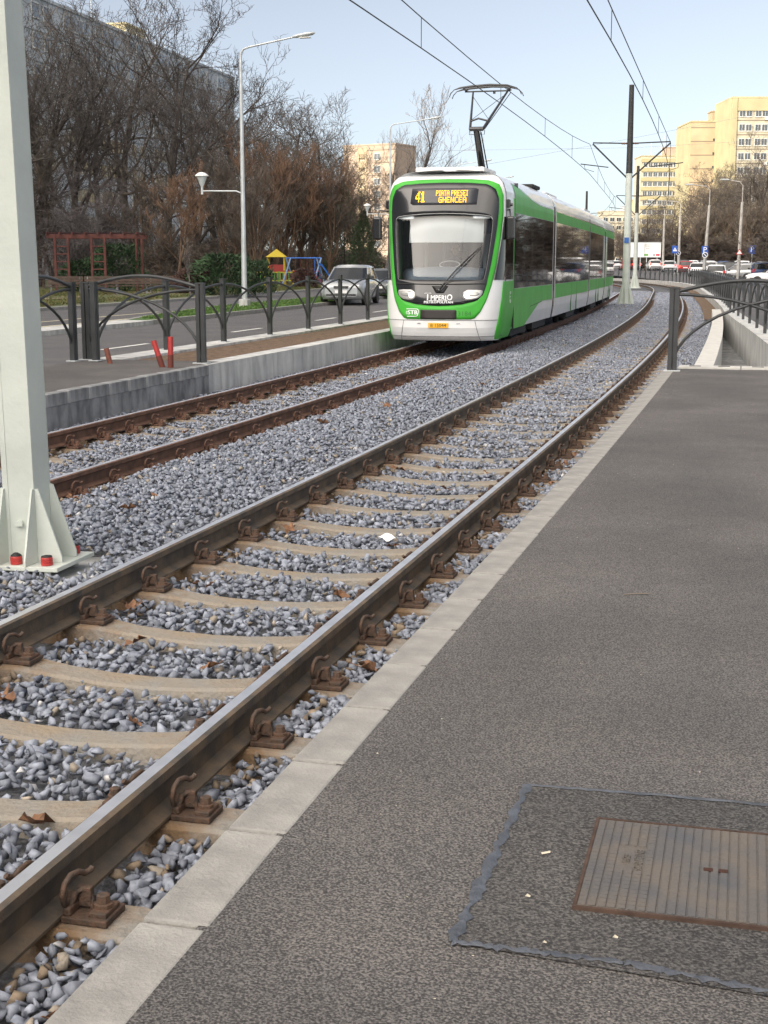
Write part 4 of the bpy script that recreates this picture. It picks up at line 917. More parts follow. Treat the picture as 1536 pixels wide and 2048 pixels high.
for x in (-.2, 0, .2):
    for y in (-.18, .18):
        b = MB(); b.lathe([(.034, .026), (.036, .03), (.036, .042), (.033, .044), (.036, .046), (.036, .056), (.033, .058), (.036, .06), (.035, .072), (.030, .078)], (x, y, 0), 16, smooth=False); c = b.build('bolt_cap', M_RED, MT)
        b = MB(); b.lathe([(.033, .076), (.031, .082), (.012, .086 if x else .095)], (x, y, 0), 14); b.build('cap_top', M_BLACK, c)
        b = MB(); b.lathe([(.022, -.06), (.022, 0)], (x, y, 0), 6); b.build('levelling_nut', M_GALV, MT)
b = MB(); b.box((0, -.112, .26), (.03, .02, .035), bev=.003); b.box((.0, -.124, .26), (.05, .006, .03)); b.build('earth_lug', M_MAST, MT)
b = MB(); b.box((0, 0, -.12), (.9, .9, .2), bev=.02); fo = b.build('mast_footing', M_CONC); fo.location = P(7.62, -1.60, -.165); tag(fo, 'concrete footing under the pale gusseted steel mast', 'footing')
ARM = M_MASTD
def bracket(root, zt, near, far, fn=None):
    """two raking struts and a level top tube on each side of a mast; x across the tracks"""
    fn = fn or ARM
    for x, nm in ((near, 'cantilever'), (far, 'cantilever')):
        b = MB(); b.tube([(0, 0, zt), (x, 0, zt + .05)], .028, 6); b.tube([(0, 0, zt - 1.55), (x, 0, zt)], .035, 6); c = b.build(nm, fn, root)
        b = MB(); sg = 1 if x > 0 else -1
        b.tube([(sg * .9, 0, zt - 1.0), (x * 1.32, .02, zt - .84)], .022, 6); b.tube([(x * 1.22, .02, zt - .86), (x * 1.2, .02, zt - 1.05), (x * .95, .03, zt - 1.18)], .012, 5); b.build('registration_arm', fn, c)
        b = MB(); b.lathe([(.02, -.12), (.05, -.09), (.03, -.05), (.05, 0), (.03, .05), (.05, .09), (.02, .12)], (sg * .25, 0, zt), 8, M=Matrix.Rotation(R(90), 4, 'Y')); b.build('insulator', mat('insulator_brown', (.12, .05, .03), .3), c)
bracket(MT, 7.0, 1.73, -1.73)
def concrete_mast(s, h, label, zdark, sgn=True, foot=True):
    o = thing('catenary_mast', label, 'mast', P(s, -1.73, -.12), -TH(s))
    b = MB(); b.tube([(0, 0, 0), (0, 0, zdark)], [.175, .14], 14); b.build('shaft', M_MAST, o)
    b = MB(); b.tube([(0, 0, zdark), (0, 0, h)], [.14, .105], 14); b.lathe([(.145, zdark - .02), (.155, zdark), (.145, zdark + .03)], (0, 0, 0), 14); b.build('dark_top', M_MASTD, o)
    b = MB()
    for k in range(8):
        a = math.pi / 4 * k; M = Matrix.Rotation(a, 4, 'Z') @ Matrix.Rotation(R(90), 4, 'X'); b.prism([(.15, 0), (.38, 0), (.38, .06), (.17, .95), (.15, .95)], -.012, .012, M=M)
    b.lathe([(.5, -.05), (.5, 0), (.2, .01)], (0, 0, 0), 12); b.build('gusset', M_MAST, o)
    bracket(o, 6.95, 1.73, -1.6)
    if sgn: b = MB(); b.box((-.02, -.19, 2.82), (.2, .02, .24), bev=.004); b.build('number_plate', mat('blue_plate', (.03, .12, .40), .5), o)
    return o
concrete_mast(63.5, 9.4, 'white catenary mast with dark upper half between the tracks behind the tram', 5.7)
concrete_mast(112, 9.2, 'second catenary mast with dark top, further back between the tracks', 5.7, False)
concrete_mast(150, 9.2, 'farthest catenary mast between the tracks', 5.7, False)
def wire(name, label, pts, r, hang=None):
    b = MB(); b.tube(pts, r, 5); o = b.build(name, M_WIRE); tag(o, label, 'wire')
    if name == 'span_wire': o.data.materials[0] = M_FINE
    if hang:
        b = MB()
        for a, c in hang: b.tube([a, c], .007, 4)
        b.build('dropper', M_WIRE, o)
    return o
ms = [-30, 7.62, 63.5, 112, 150]
def contact(off, lab, zc=5.58, zm=6.83):
    pc, pm, hg = [], [], []
    for a, c in zip(ms[:-1], ms[1:]):
        for k in range(12):
            t = k / 12; s = a + (c - a) * t; e = off * 1.0
            pa, pb_ = P(max(a, -5.9), e), P(min(c, 165), e)
            if a < 0: pa = P(-5.9, e) + (P(-5.9, e) - P(-4, e)).normalized() * 24
            q = pa.lerp(pb_, t)
            # a few metres of slack in the curve are pulled to the track centre
            cc = P(s, e) if s > -5 else q; sag = 4 * t * (1 - t)
            x = q.lerp(cc, .8)
            pc.append(Vector((x.x, x.y, zc))); pm.append(Vector((x.x, x.y, zm - .80 * sag)))
            if k in (2, 4, 6, 8, 10): hg.append((pm[-1], pc[-1]))
    wire('contact_wire', 'lower contact wire over the %s track' % lab, pc, .012); wire('messenger_wire', 'upper sagging carrier wire over the %s track' % lab, pm, .011, hg)
contact(0, 'near'); contact(FAR, 'far')
wire('span_wire', 'thin grey cable crossing the sky behind the tram', [(-14, 150, 14.0), (6, 150, 13.3), (26, 150, 13.6), (60, 150, 15.5)], .013)
wire('span_wire', 'thin low cable rising to the right behind the catenary mast', [(2, 82, 6.6), (14, 84, 8.8), (34, 88, 12.8)], .008)
# ------------------------------------------------------------------ street lamps
def lamp(name, label, loc, rz, h=9.2, arm=2.3, lantern=True, base=True):
    o = thing(name, label, 'street lamp', loc, rz)
    b = MB(); b.tube([(0, 0, 0), (0, 0, h * .35), (0, 0, h - .35)], [.11, .085, .06], 10); b.tube([(0, 0, h - .36), (.01, 0, h - .1), (.12, 0, h + .05), (.35, 0, h + .12), (arm - .3, 0, h + .40)], [.055, .045, .04, .035, .03], 8); b.build('pole', M_GALV, o)
    b = MB(); rows = []
    for x, w, t in ((arm - .38, .05, .05), (arm - .2, .10, .09), (arm + .1, .14, .11), (arm + .35, .12, .08), (arm + .45, .03, .03)):
        z = h + .40 + (x - arm + .3) * .13; rows.append([(x, w * math.cos(a), z + t * .6 * math.sin(a) + (.02 if math.sin(a) > 0 else 0)) for a in np.linspace(0, 6.283, 11)[:-1]])
    b.grid(rows, 0, True, close=True); b.add(rows[-1], [tuple(range(10))]); hd = b.build('lamp_head', M_GALV, o)
    b = MB(); b.box((arm + .08, 0, h + .36), (.4, .2, .03)); b.build('lamp_glass', mat('lamp_glass', (.7, .7, .66), .2), hd)
    if lantern:
        z = h * .445; b = MB(); b.tube([(0, 0, z - .15), (-.05, 0, z + .12), (-.25, 0, z + .2), (-1.55, 0, z + .22)], .028, 7); a_ = b.build('side_arm', M_GALV, o)
        b = MB(); b.lathe([(.04, z + .1), (.045, z + .38), (.07, z + .42), (.20, z + .75)], (-1.58, 0, 0), 12); b.build('lantern_cone', mat('lantern_glass', (.62, .66, .68), .3), a_)
        b = MB(); b.lathe([(.25, z + .75), (.24, z + .79), (.12, z + .87), (.01, z + .9)], (-1.58, 0, 0), 14); b.build('lantern_cap', mat('lantern_white', (.8, .8, .8), .4), a_)
    if base: b = MB(); b.box((0, 0, .14), (.34, .34, .5), bev=.02); b.build('base', M_CONC, o)
    return o
def gxy(px, py, z): return None
lamp('street_lamp', 'tall galvanised street lamp with a small side lantern beside the green median', (-5.15, 52.3, .0), -.25, h=9.2, arm=2.35)
lamp('street_lamp', 'second street lamp with side lantern, just left of the tram roof', (.42, 95.5, .05), -.22, h=10.6, arm=2.95)
lamp('street_lamp', 'third street lamp with curved arm seen above the tram roof', (7.2, 142, .05), -.2, h=11.2, arm=3.0, lantern=False)
lamp('street_lamp', 'small far street lamp head just right of the pantograph foot', (10.6, 165, .05), -.2, h=11.0, arm=3.9, lantern=False)
# ------------------------------------------------------------------ cars
C_GLASS = mat('car_glass', (.015, .018, .022), .04, spec=.7); C_TYRE = mat('tyre', (.02, .02, .02), .85); C_RIM = mat('rim', (.55, .56, .58), .3, .7)
C_TRIM = mat('car_trim', (.03, .03, .032), .6); C_LAMP = mat('car_headlamp', (.75, .76, .78), .15, .3); C_TAIL = mat('car_taillamp', (.50, .012, .01), .3); C_BRAKE = mat('brake_light_lit', (1, .05, .03), .4, emit=2.0)
C_PLATE = mat('car_plate', (.8, .8, .8), .5)
def paint(n, c, metal=.0): return mat('car_paint_' + n, c, .25, metal, coat=.7)
def car_proto(kind):
    # x forward, y left; stations: (x, half width, sill z, shoulder z)
    L, Wd, H, hood, belt = {'hatch': (4.0, .86, 1.48, .92, .95), 'sedan': (4.5, .88, 1.44, .90, .94), 'suv': (4.6, .93, 1.62, 1.02, 1.04), 'van': (5.0, .96, 1.98, 1.10, 1.15)}[kind]
    h = L / 2; root = link('parked_car', None); b = MB(); st = []
    prof = [(-h, .80, .42, belt - .12), (-h + .06, .93, .30, belt - .02), (-h + .35, 1, .22, belt + .02), (-h * .35, 1, .2, belt), (h * .3, 1, .2, belt - .01), (h * .45, .995, .2, hood), (h - .45, .97, .22, hood - .06), (h - .12, .88, .26, hood - .16), (h, .72, .36, hood - .30)]
    if kind == 'sedan': prof[2] = (-h + .35, 1, .22, belt - .0)
    for x, w, z0, z1 in prof:
        w = w * Wd; m_ = (z0 + z1) / 2
        st.append([(x, -w * .92, z0), (x, -w, z0 + .12), (x, -w * 1.01, m_), (x, -w * .985, z1 - .10), (x, -w * .90, z1), (x, 0, z1 + .03), (x, w * .90, z1), (x, w * .985, z1 - .10), (x, w * 1.01, m_), (x, w, z0 + .12), (x, w * .92, z0)])
    b.grid(st, 0, True, close=True); b.add(st[0], [tuple(range(11))]); b.add(st[-1], [tuple(range(11))[::-1]])
    body = b.build('body', paint('white', (.74, .75, .76)), root)
    # greenhouse
    r0, r1, f1, f0 = {'hatch': (-h + .12, -h + .55, h * .05, h * .46), 'sedan': (-h + .75, -h + 1.35, h * .05, h * .46), 'suv': (-h + .15, -h + .60, -h * .04, h * .38), 'van': (-h + .08, -h + .22, h * .28, h * .60)}[kind]
    def gh(z, out):
        t = (z - belt) / (H - belt); t = max(0, min(1, t)); xr = r0 + (r1 - r0) * t ** .8; xf = f0 + (f1 - f0) * t ** .9; w = Wd * (.90 - .18 * t) + out
        return [(xr, -w * .82, z), (xr + .16, -w, z), ((xr + xf) / 2, -w * 1.01, z), (xf - .22, -w, z), (xf, -w * .78, z), (xf + .05, 0, z), (xf, w * .78, z), (xf - .22, w, z), ((xr + xf) / 2, w * 1.01, z), (xr + .16, w, z), (xr, w * .82, z), (xr - .04, 0, z)]
    b = MB(); zs_ = [belt - .03, belt + (H - belt) * .4, belt + (H - belt) * .82]; b.grid([gh(z, 0) for z in zs_], 0, False, close=True); b.build('window', C_GLASS, root)
    b = MB(); rws = [gh(belt + (H - belt) * .80, .006), gh(H - .05, -.01), [(x * .93 + .02, y * .86, H) for x, y, z in gh(H, 0)], [(x * .6, y * .4, H + .015) for x, y, z in gh(H, 0)]]; b.grid(rws, 0, True, close=True); b.add(rws[-1], [tuple(range(12))]); b.build('roof', paint('white', (.74, .75, .76)), root)
    b = MB()
    lo, hi = gh(belt - .02, .008), gh(belt + (H - belt) * .84, .008); mid = gh(belt + (H - belt) * .45, .010)
    for i in (1, 3, 7, 9): b.tube([lo[i], mid[i], hi[i]], .035, 5)
    for i in (2, 8): b.tube([lo[i], mid[i], hi[i]], .028, 5)
    b.build('pillar', paint('white', (.74, .75, .76)), root)
    for sx in (-1, 1):
        for sy in (-1, 1):
            R0 = .31 if kind != 'suv' else .35; wx = (h - .82) * sx * (1 if sx < 0 else .98)
            b = MB(); b.lathe([(R0 * .6, -.1), (R0 * .95, -.1), (R0, -.06), (R0, .06), (R0 * .95, .1), (R0 * .6, .1)], (0, 0, 0), 20, M=Matrix.Translation((wx, sy * (Wd - .08), R0)) @ Matrix.Rotation(R(90), 4, 'X')); w_ = b.build('wheel', C_TYRE, root)
            b = MB(); b.lathe([(.02, 0), (R0 * .3, .005), (R0 * .6, -.01), (R0 * .66, 0)], (0, 0, 0), 14, M=Matrix.Translation((wx, sy * (Wd + .025), R0)) @ Matrix.Rotation(R(-90 * sy), 4, 'X')); b.build('rim', C_RIM, w_)
            b = MB(); b.lathe([(R0 * 1.0, -.03), (R0 * 1.13, -.02), (R0 * 1.13, .0), (R0 * 1.0, .01)], (0, 0, 0), 20, M=Matrix.Translation((wx, sy * (Wd + .0), R0)) @ Matrix.Rotation(R(90), 4, 'X')); b.build('wheel_arch', C_TRIM, root)
    for sy in (-1, 1):
        b = MB(); b.box((h - .10, sy * Wd * .66, hood - .26), (.16, .34, .15), bev=.04, M=Matrix.Rotation(-sy * .35, 4, 'Z')); b.build('headlight', C_LAMP, root)
        b = MB(); b.box((-h + .05, sy * Wd * .78, belt - .10), (.10, .2, .30 if kind in ('hatch', 'suv', 'van') else .16), bev=.03); b.build('taillight', C_TAIL, root)
        b = MB(); b.box((h * .36, sy * (Wd + .10), belt + .08), (.10, .2, .14), bev=.03); b.build('mirror', C_TRIM, root)
    b = MB(); b.box((h - .03, 0, hood - .30), (.06, .62, .12), bev=.01); b.box((h - .05, 0, .42), (.10, 1.3, .14), bev=.03); b.build('grille', C_TRIM, root)
    b = MB(); b.box((-h + .0, 0, .50), (.08, 1.4, .14), bev=.03); b.build('rear_bumper', C_TRIM, root)
    for x in (h + .02, -h - .02): b = MB(); b.box((x, 0, .55 if x > 0 else .72), (.02, .5, .11)); b.build('plate', C_PLATE, root)
    return root
CP = {k: car_proto(k) for k in ('hatch', 'sedan', 'suv', 'van')}; used_c = {}
def car(kind, col, label, x, y, z, heading, group=None, brake=False):
    o = place(CP[kind], used_c.get(kind, False), (x, y, z), heading, 1, label, group); used_c[kind] = True
    if group is None and 'group' in o: del o['group']
    o['category'] = 'car'; o.name = 'parked_car'
    for ch in o.children:
        if ch.name.split('.')[0] in ('body', 'roof', 'pillar'):
            ch.material_slots[0].link = 'OBJECT'; ch.material_slots[0].material = paint(*col)
        if brake and ch.name.startswith('taillight'): ch.material_slots[0].link = 'OBJECT'; ch.material_slots[0].material = C_BRAKE
    return o
WH, SI, BL, GR, RE, DB = ('white', (.74, .75, .76)), ('silver', (.42, .44, .46), .4), ('black', (.02, .02, .022)), ('grey', (.14, .15, .16), .3), ('red', (.35, .02, .02)), ('blue', (.03, .06, .16), .2)
# on the left road, coming towards the camera
c = Vector((-1.42, 60, 0)); car('suv', SI, 'silver off-road car with white roof driving towards the camera on the left road', c.x, c.y, .01, R(-90) - TH(60) + .06).name = 'car'
c = Vector((.02, 71, 0)); car('sedan', GR, 'dark grey saloon following the silver off-road car, half hidden by the tram', c.x, c.y, .01, R(-90) - TH(61) + .05).name = 'car'
# parked rows and the queue on the right
def rc(kind, col, px, Y, head, label, brake=False):
    x = (px - 768) / 2800 * Y * 1.0; return car(kind, col, label, x, Y, zr(x, Y) + .01, head, 'cars beyond the long fence', brake)
rows_ = [
 ('suv', DB, 1512, 122, 1.35, 'dark blue people carrier seen from behind, right of the other cars'), ('hatch', WH, 1424, 118, 1.3, 'white hatchback seen from behind, nearest the long fence'),
 ('sedan', WH, 1387, 148, 1.3, 'white saloon seen over the fence with dark rear window'), ('hatch', SI, 1466, 128, 2.5, 'silver hatchback parked at an angle beside the white hatchback'),
 ('sedan', WH, 1540, 112, 2.9, 'white saloon parked side-on near the right picture edge'), ('hatch', BL, 1440, 150, 2.9, 'black hatchback parked side-on under the round sign'), ('sedan', SI, 1490, 146, 2.8, 'silver saloon parked in front of the triangular sign'),
 ('hatch', WH, 1412, 160, 1.25, 'small white hatchback parked behind the white saloon'), ('hatch', RE, 1364, 166, 1.3, 'dark red hatchback with lit tail lamps in the queue'), ('sedan', WH, 1330, 180, 1.4, 'white saloon with lit tail lamps in the queue by the lamp posts'),
 ('hatch', WH, 1300, 196, 1.5, 'white car in the queue right of the big catenary mast'), ('sedan', RE, 1246, 205, 1.5, 'red car in the queue just left of the big catenary mast'), ('hatch', BL, 1280, 215, 1.5, 'black car with lit tail lamps in the queue right of the mast'),
 ('suv', GR, 1318, 222, 1.5, 'grey off-road car behind the queue under the billboard'), ('van', WH, 1545, 150, 2.8, 'white van parked at the far right edge'), ('hatch', SI, 1395, 176, 2.9, 'silver hatchback in the back row below the parking sign'), ('sedan', DB, 1430, 172, 2.9, 'dark blue saloon in the back row by the trees'),
 ('hatch', WH, 1462, 170, 2.9, 'white hatchback in the back row by the trees'), ('sedan', GR, 1505, 168, 2.9, 'grey saloon in the back row near the blue parking sign'), ('hatch', BL, 1352, 200, 2.9, 'black hatchback in the back row near the lamp posts'), ('sedan', WH, 1226, 230, 1.55, 'white car far down the road beside the tail of the tram'), ('hatch', RE, 1262, 235, 1.5, 'far red car under the left billboard'),
 ('suv', BL, 1545, 128, 1.3, 'black off-road car at the right picture edge, behind the railing'), ('sedan', WH, 1478, 136, 2.7, 'white saloon parked at an angle behind the silver hatchback'), ('sedan', WH, 1372, 185, 2.9, 'white saloon side-on in the back row left of the silver hatchback'), ('hatch', WH, 1530, 172, 2.9, 'white hatchback at the right end of the back row')]
for i, (k, c_, px, Y, hd_, lab) in enumerate(rows_): rc(k, c_, px, Y, hd_, lab, brake=('lit tail' in lab or 'queue' in lab))
for k, c_, x, y, hd_, lab in (('van', WH, 24, 58, 1.3, 'white van outside the right picture edge, mirrored in the tram windows'), ('sedan', WH, 28, 72, 1.3, 'white saloon outside the right picture edge'), ('hatch', BL, 30, 82, 1.3, 'black hatchback outside the right picture edge')):
    car(k, c_, lab, x, y, zr(x, y) + .01, hd_, 'cars beyond the long fence')
# ------------------------------------------------------------------ signs, billboards, lamp posts on the right
def sign(kind, label, px, Y, py, size, pole_h=None, z0=None):
    x = (px - 768) / 2800 * Y; z = 1.667 + (528.4 - py) / 2800 * Y; g0 = zr(x, Y); o = thing('traffic_sign', label, 'sign', (x, Y, g0), -.15)
    zz = z - g0; b = MB(); b.tube([(0, .04, 0), (0, .04, zz + size * .4)], .035, 6); b.build('pole', M_GALV, o)
    BLU = mat('sign_blue', (.02, .09, .42), .4); WHI = mat('sign_white', (.8, .8, .8), .4); REDS = mat('sign_red', (.5, .02, .02), .4)
    h = size / 2; M = Matrix.Rotation(R(90), 4, 'X')
    def plate_(poly, y, m, nm, par): b = MB(); b.prism([(px_, pz_) for px_, pz_ in poly], -.006, .006, M=Matrix.Translation((0, y, zz)) @ M); return b.build(nm, m, par)
    def sq(w, h_): return [(-w, -h_), (w, -h_), (w, h_), (-w, h_)]
    def circ(r): return [(r * math.cos(a), r * math.sin(a)) for a in np.linspace(0, 6.283, 25)[:-1]]
    if kind == 'P':
        pl_ = plate_(sq(h * .8, h), 0, BLU, 'sign_plate', o); vs, fs = text_mesh('P', size * .95, .002); b = MB(); b.add([(v[0], -.009 - v[2], zz + v[1]) for v in vs], fs); b.build('lettering', WHI, pl_, fix=False)
    if kind == 'cross':
        pl_ = plate_(sq(h * .8, h), 0, BLU, 'sign_plate', o); plate_([(0, h * .6), (-h * .55, -h * .45), (h * .55, -h * .45)], -.013, WHI, 'white_triangle', pl_); plate_([(-.03 * size, -h * .3), (.06 * size, -h * .3), (.02 * size, h * .2), (-.06 * size, h * .15)], -.026, BLU, 'symbol', pl_)
    if kind == 'tri':
        pl_ = plate_([(0, h), (-h, -h * .7), (h, -h * .7)], 0, REDS, 'sign_plate', o); plate_([(0, h * .62), (-h * .68, -h * .52), (h * .68, -h * .52)], -.013, WHI, 'sign_face', pl_)
    if kind == 'round':
        pl_ = plate_(circ(h), 0, WHI, 'sign_plate', o); plate_(circ(h * .78), -.013, mat('sign_dark', (.05, .07, .14), .4), 'sign_face', pl_); b = MB(); b.box((0, -.026, zz), (size * .8, .006, size * .12), M=Matrix.Rotation(R(45), 4, 'Y')); b.build('slash', WHI, pl_)
sign('cross', 'blue crossing sign with white triangle left of the straight lamp post', 1340, 163, 500, .85)
sign('P', 'blue parking sign above a round sign on the leaning lamp post', 1399, 134.6, 501, .75)
sign('round', 'round white and dark sign below the blue parking sign', 1399.5, 134.2, 510.5, .55)
sign('tri', 'red-edged triangular warning sign seen against the dark shrubs', 1467, 124.2, 505, .62)
sign('P', 'blue parking sign furthest right, in front of the trees', 1492, 124, 500, .72)
sign('round', 'small dark round sign on the straight lamp post', 1347, 164, 507, .55)
for lab, px, wpx, txt in (('white billboard half hidden by the big catenary mast, left one', 1262, 34, False), ('white billboard with small coloured marks right of the mast', 1295, 34, True)):
    Y = 198; x = (px - 768) / 2800 * Y; z = 1.667 + (528.4 - 500.5) / 2800 * Y; g0 = zr(x, Y); W_ = wpx / 2800 * Y; o = thing('billboard', lab, 'billboard', (x, Y, g0), -.12); zz = z - g0
    b = MB(); b.box((0, 0, zz), (W_, .14, 1.95), bev=.02); p_ = b.build('panel', mat('billboard_white', (.82, .82, .80), .6), o)
    b = MB()
    for q in (-.3, .3): b.box((q * W_, .02, (zz - .95) / 2), (.1, .1, zz - .95))
    b.build('post', M_GALV, o); b = MB()
    for q, w_, d_ in ((0, W_ + .08, .08), (1, W_ + .08, .08)): b.box((0, -.02, zz + (1.0 if q else -1.0)), (w_, .18, d_))
    b.build('frame', M_GALV, o)
    if txt:
        for q, c_, w_ in ((-.33, (.15, .4, .08), .35), (.12, (.1, .1, .12), .10), (.33, (.6, .05, .1), .32)): b = MB(); b.box((q * W_, -.078, zz - .7), (w_ * 1.6, .012, .26)); b.build('printed_mark', mat('print%d' % int(q * 100 + 50), c_, .6), p_)
        for q in range(3): b = MB(); b.box((-.25 * W_, -.078, zz + .65 - .25 * q), (.9 - .2 * q, .01, .08)); b.build('printed_mark', mat('printgrey', (.4, .4, .4), .6), p_)
def post_lamp(lab, px, Y, ytop, arm, lean=0):
    x = (px - 768) / 2800 * Y; g0 = zr(x, Y); h = 1.667 + (528.4 - ytop) / 2800 * Y - g0; o = thing('street_lamp', lab, 'street lamp', (x, Y, g0)); m = mat('lamp_concrete', (.42, .40, .37), .8, var=.2, scale=3)
    b = MB(); b.tube([(0, 0, 0), (lean, 0, h * .8)], [.17, .12], 10); b.build('pole', m, o)
    b = MB(); b.tube([(lean, 0, h * .78), (lean, 0, h * .96), (lean - .3, 0, h), (lean + arm * .8, 0, h + .15)] if arm < 0 else [(lean, 0, h * .78), (lean, 0, h * .97), (lean + .3, 0, h), (lean + arm * .8, 0, h + .15)], .045, 6); b.build('arm', m, o)
    b = MB(); b.box((lean + arm, 0, h + .17), (.75, .26, .13), bev=.05); b.build('lamp_head', M_GALV, o)
post_lamp('concrete street lamp with curved arm just right of the billboards', 1317, 185, 415, -2.2); post_lamp('straight concrete street lamp among the parked cars', 1348, 165, 408, -3.4); post_lamp('leaning concrete street lamp carrying the blue parking sign', 1398, 135, 379, -2.0, .3); post_lamp('pale concrete street lamp behind the triangular sign', 1466, 125, 370, -1.6, .1)
# ------------------------------------------------------------------ buildings
B_GREY = mat('panel_grey', (.46, .50, .54), .9, var=.18, scale=.35, bump=.2, bscale=8)
B_YEL = mat('panel_yellow', (.43, .38, .235), .9, var=.10, scale=.25, bump=.2, bscale=6)
B_PEACH = mat('panel_peach', (.43, .345, .235), .9, var=.10, scale=.3, bump=.2, bscale=6)
B_CREAM = mat('panel_cream', (.46, .42, .33), .9, var=.14, scale=.3, bump=.2, bscale=6)
B_PALE = mat('panel_pale', (.42, .33, .26), .9, var=.10, scale=.3)
B_OLIVE = mat('panel_olive', (.40, .35, .20), .9, var=.08, scale=.4)
W_GL = mat('house_glass', (.05, .065, .08), .08, spec=.8); W_FR = mat('house_frame', (.62, .62, .60), .6)
def win_mesh(w, h):
    b = MB(); b.box((0, -.02, 0), (w + .12, .10, h + .12), 1); b.box((-w * .25 - .01, -.075, 0), (w * .5 - .06, .03, h - .08), 0); b.box((w * .25 + .01, -.075, 0), (w * .5 - .06, .03, h - .08), 0)
    b.box((0, -.07, -h / 2 - .10), (w + .25, .2, .06), 1)
    return b.mesh('window', [W_GL, W_FR])
def block(label, origin, rz, L, D, H, m, wins, n_st, z0=3.0, sth=2.8, roof=(), joints=True, wsz=(1.5, 1.35), side_m=None, parts=100):
    """front along local x from 0 to L at y=0 (facing -y); wins = list of local x"""
    o = thing('apartment_block', label, 'building', origin, rz); b = MB(); b.box((L / 2, D / 2, H / 2 - 1), (L, D, H + 2)); b.build('wall', m, o)
    b = MB(); b.box((L / 2, D / 2, H + .12), (L + .3, D + .3, .3)); b.build('parapet', side_m or m, o)
    if joints:
        b = MB()
        for k in range(n_st + 1): b.box((L / 2, -.012, z0 - .95 + k * sth), (L, .03, .20))
        b.build('panel_joint', mat('joint_line', (.20, .17, .13), .9), o)
    me = win_mesh(*wsz); n = 0; rest = MB()
    for k in range(n_st - 1, -1, -1):
        for x in wins:
            if n < parts: link('window', me, o, (x, -.03, z0 + k * sth + .45)); n += 1
            else:
                zc = z0 + k * sth + .45; rest.box((x, -.05, zc), (wsz[0] + .12, .10, wsz[1] + .12), 1); rest.box((x, -.11, zc), (wsz[0] - .1, .03, wsz[1] - .1), 0)
    if rest.v: tag(rest.build('windows', [W_GL, W_FR], o), kind='stuff')
    for x, y, w, d, h, mm in roof: b = MB(); b.box((x, y, H + h / 2), (w, d, h)); b.box((x, y, H + h + .1), (w + .4, d + .4, .2)); b.build('roof_house', mm, o)
    return o
def antenna(par, x, y, z, h):
    b = MB(); b.tube([(x, y, z), (x, y, z + h)], .05, 4)
    for k, w in ((.98, 1.6), (.86, 2.2), (.72, 1.4)): b.tube([(x - w / 2, y, z + h * k), (x + w / 2, y, z + h * k)], .035, 4)
    b.build('antenna', M_GALV, par)
# the long grey block behind the park trees: its street face looks to the right
def yline(y): return -34 + (y - 136) * .209
Lb = 104.0; y0 = 98
dirz = math.atan2(1, .209)
wl = []
for g_ in range(13): wl += [1.6 + g_ * 8.0 + q * 1.55 for q in range(4)] if g_ % 3 != 2 else [2.4 + g_ * 8.0, 5.0 + g_ * 8.0]
ob = block('long grey apartment block rising behind the bare park trees on the left', (yline(y0), y0, .1), dirz, Lb, 13, 26.6, B_GREY, [], 0, joints=False,
           roof=((12, 6, 9, 7, 2.6, B_GREY), (47, 6, 7, 6, 2.4, B_YEL), (77, 6, 6, 5, 2.6, B_YEL)))  # yellow on two roof houses stands in for low sun on them
b = MB()
for k in range(9): b.box((Lb / 2, -.05, 1.6 + 2.8 * k), (Lb, .14, .95))
b.build('balcony_band', B_GREY, ob)
# windows face local -y, which here looks towards the street
me = win_mesh(1.4, 1.35); n = 0; rest = MB()
for k in range(8, -1, -1):
    for x in wl:
        zc = 3.0 + 2.8 * k
        if n < 100: link('window', me, ob, (x, -.03, zc)); n += 1
        else: rest.box((x, -.05, zc), (1.5, .1, 1.45), 1); rest.box((x, -.11, zc), (1.3, .03, 1.25), 0)
tag(rest.build('windows', [W_GL, W_FR], ob), kind='stuff')
b = MB(); b.tube([(0, .2, 27.4), (Lb, .2, 27.4)], .04, 4)
for k in range(0, 105, 3): b.tube([(k, .2, 26.7), (k, .2, 27.4)], .03, 4)
b.build('roof_railing', M_GALV, ob); antenna(ob, 70, 6, 27, 9)
# unseen neighbouring blocks beside and behind the camera, height raised to shade the street
for y_, L_, H_, lab in ((-46, 127, 41, 'unseen tall grey apartment block left of the camera'), (-152, 106, 38, 'unseen tall grey apartment block behind and left of the camera'), (-262, 110, 36, 'unseen tall grey apartment block far behind the camera')):
    block(lab, (yline(y_) + 6, y_, .1), dirz, L_, 13, H_, B_GREY, [3 + 4.2 * k for k in range(int(L_ / 4.2) - 1)], 10, parts=40)
# the sunlit blocks
M0 = block('small sunlit pale block seen between the bare trees left of the tram', (2.6 - .87 * 13.7, 326 + .5 * 13.7, 0), -R(30), 13.7, 9.6, 28.4, B_PALE, [5.0, 9.0], 9, wsz=(1.6, 1.4))
b = MB(); b.box((5.0, -.06, 14), (2.6, .12, 28)); b.build('loggia_strip', B_PEACH, M0)
bA = block('tall sunlit cream and yellow block at the right edge', (69.7, 290, .8), 0, 26, 14, 33.6, B_CREAM, [2.1, 3.45, 5.3, 6.65, 8.7, 12.5, 15.5, 18, 21], 11, z0=2.2, wsz=(1.1, 1.3), side_m=B_YEL, parts=100)
b = MB(); b.box((-.1, 7, 16.5), (.3, 13.9, 34)); b.box((.5, -.15, 16.5), (1.0, .3, 34)); b.box((10.6, -.7, 17), (1.8, 1.4, 35.6)); b.box((5.2, -.16, 32.3), (8.2, .3, 2.4)); b.build('yellow_panel', B_YEL, bA); antenna(bA, 9.5, 4, 34, 5.5)
b = MB()
for k in range(5): b.box((6.98 + 3.0 * (k % 2), -.3 - 1.2 * (k % 2), 12 + 4.4 * k), (.8, .4, .6))
b.build('air_conditioner', W_FR, bA)
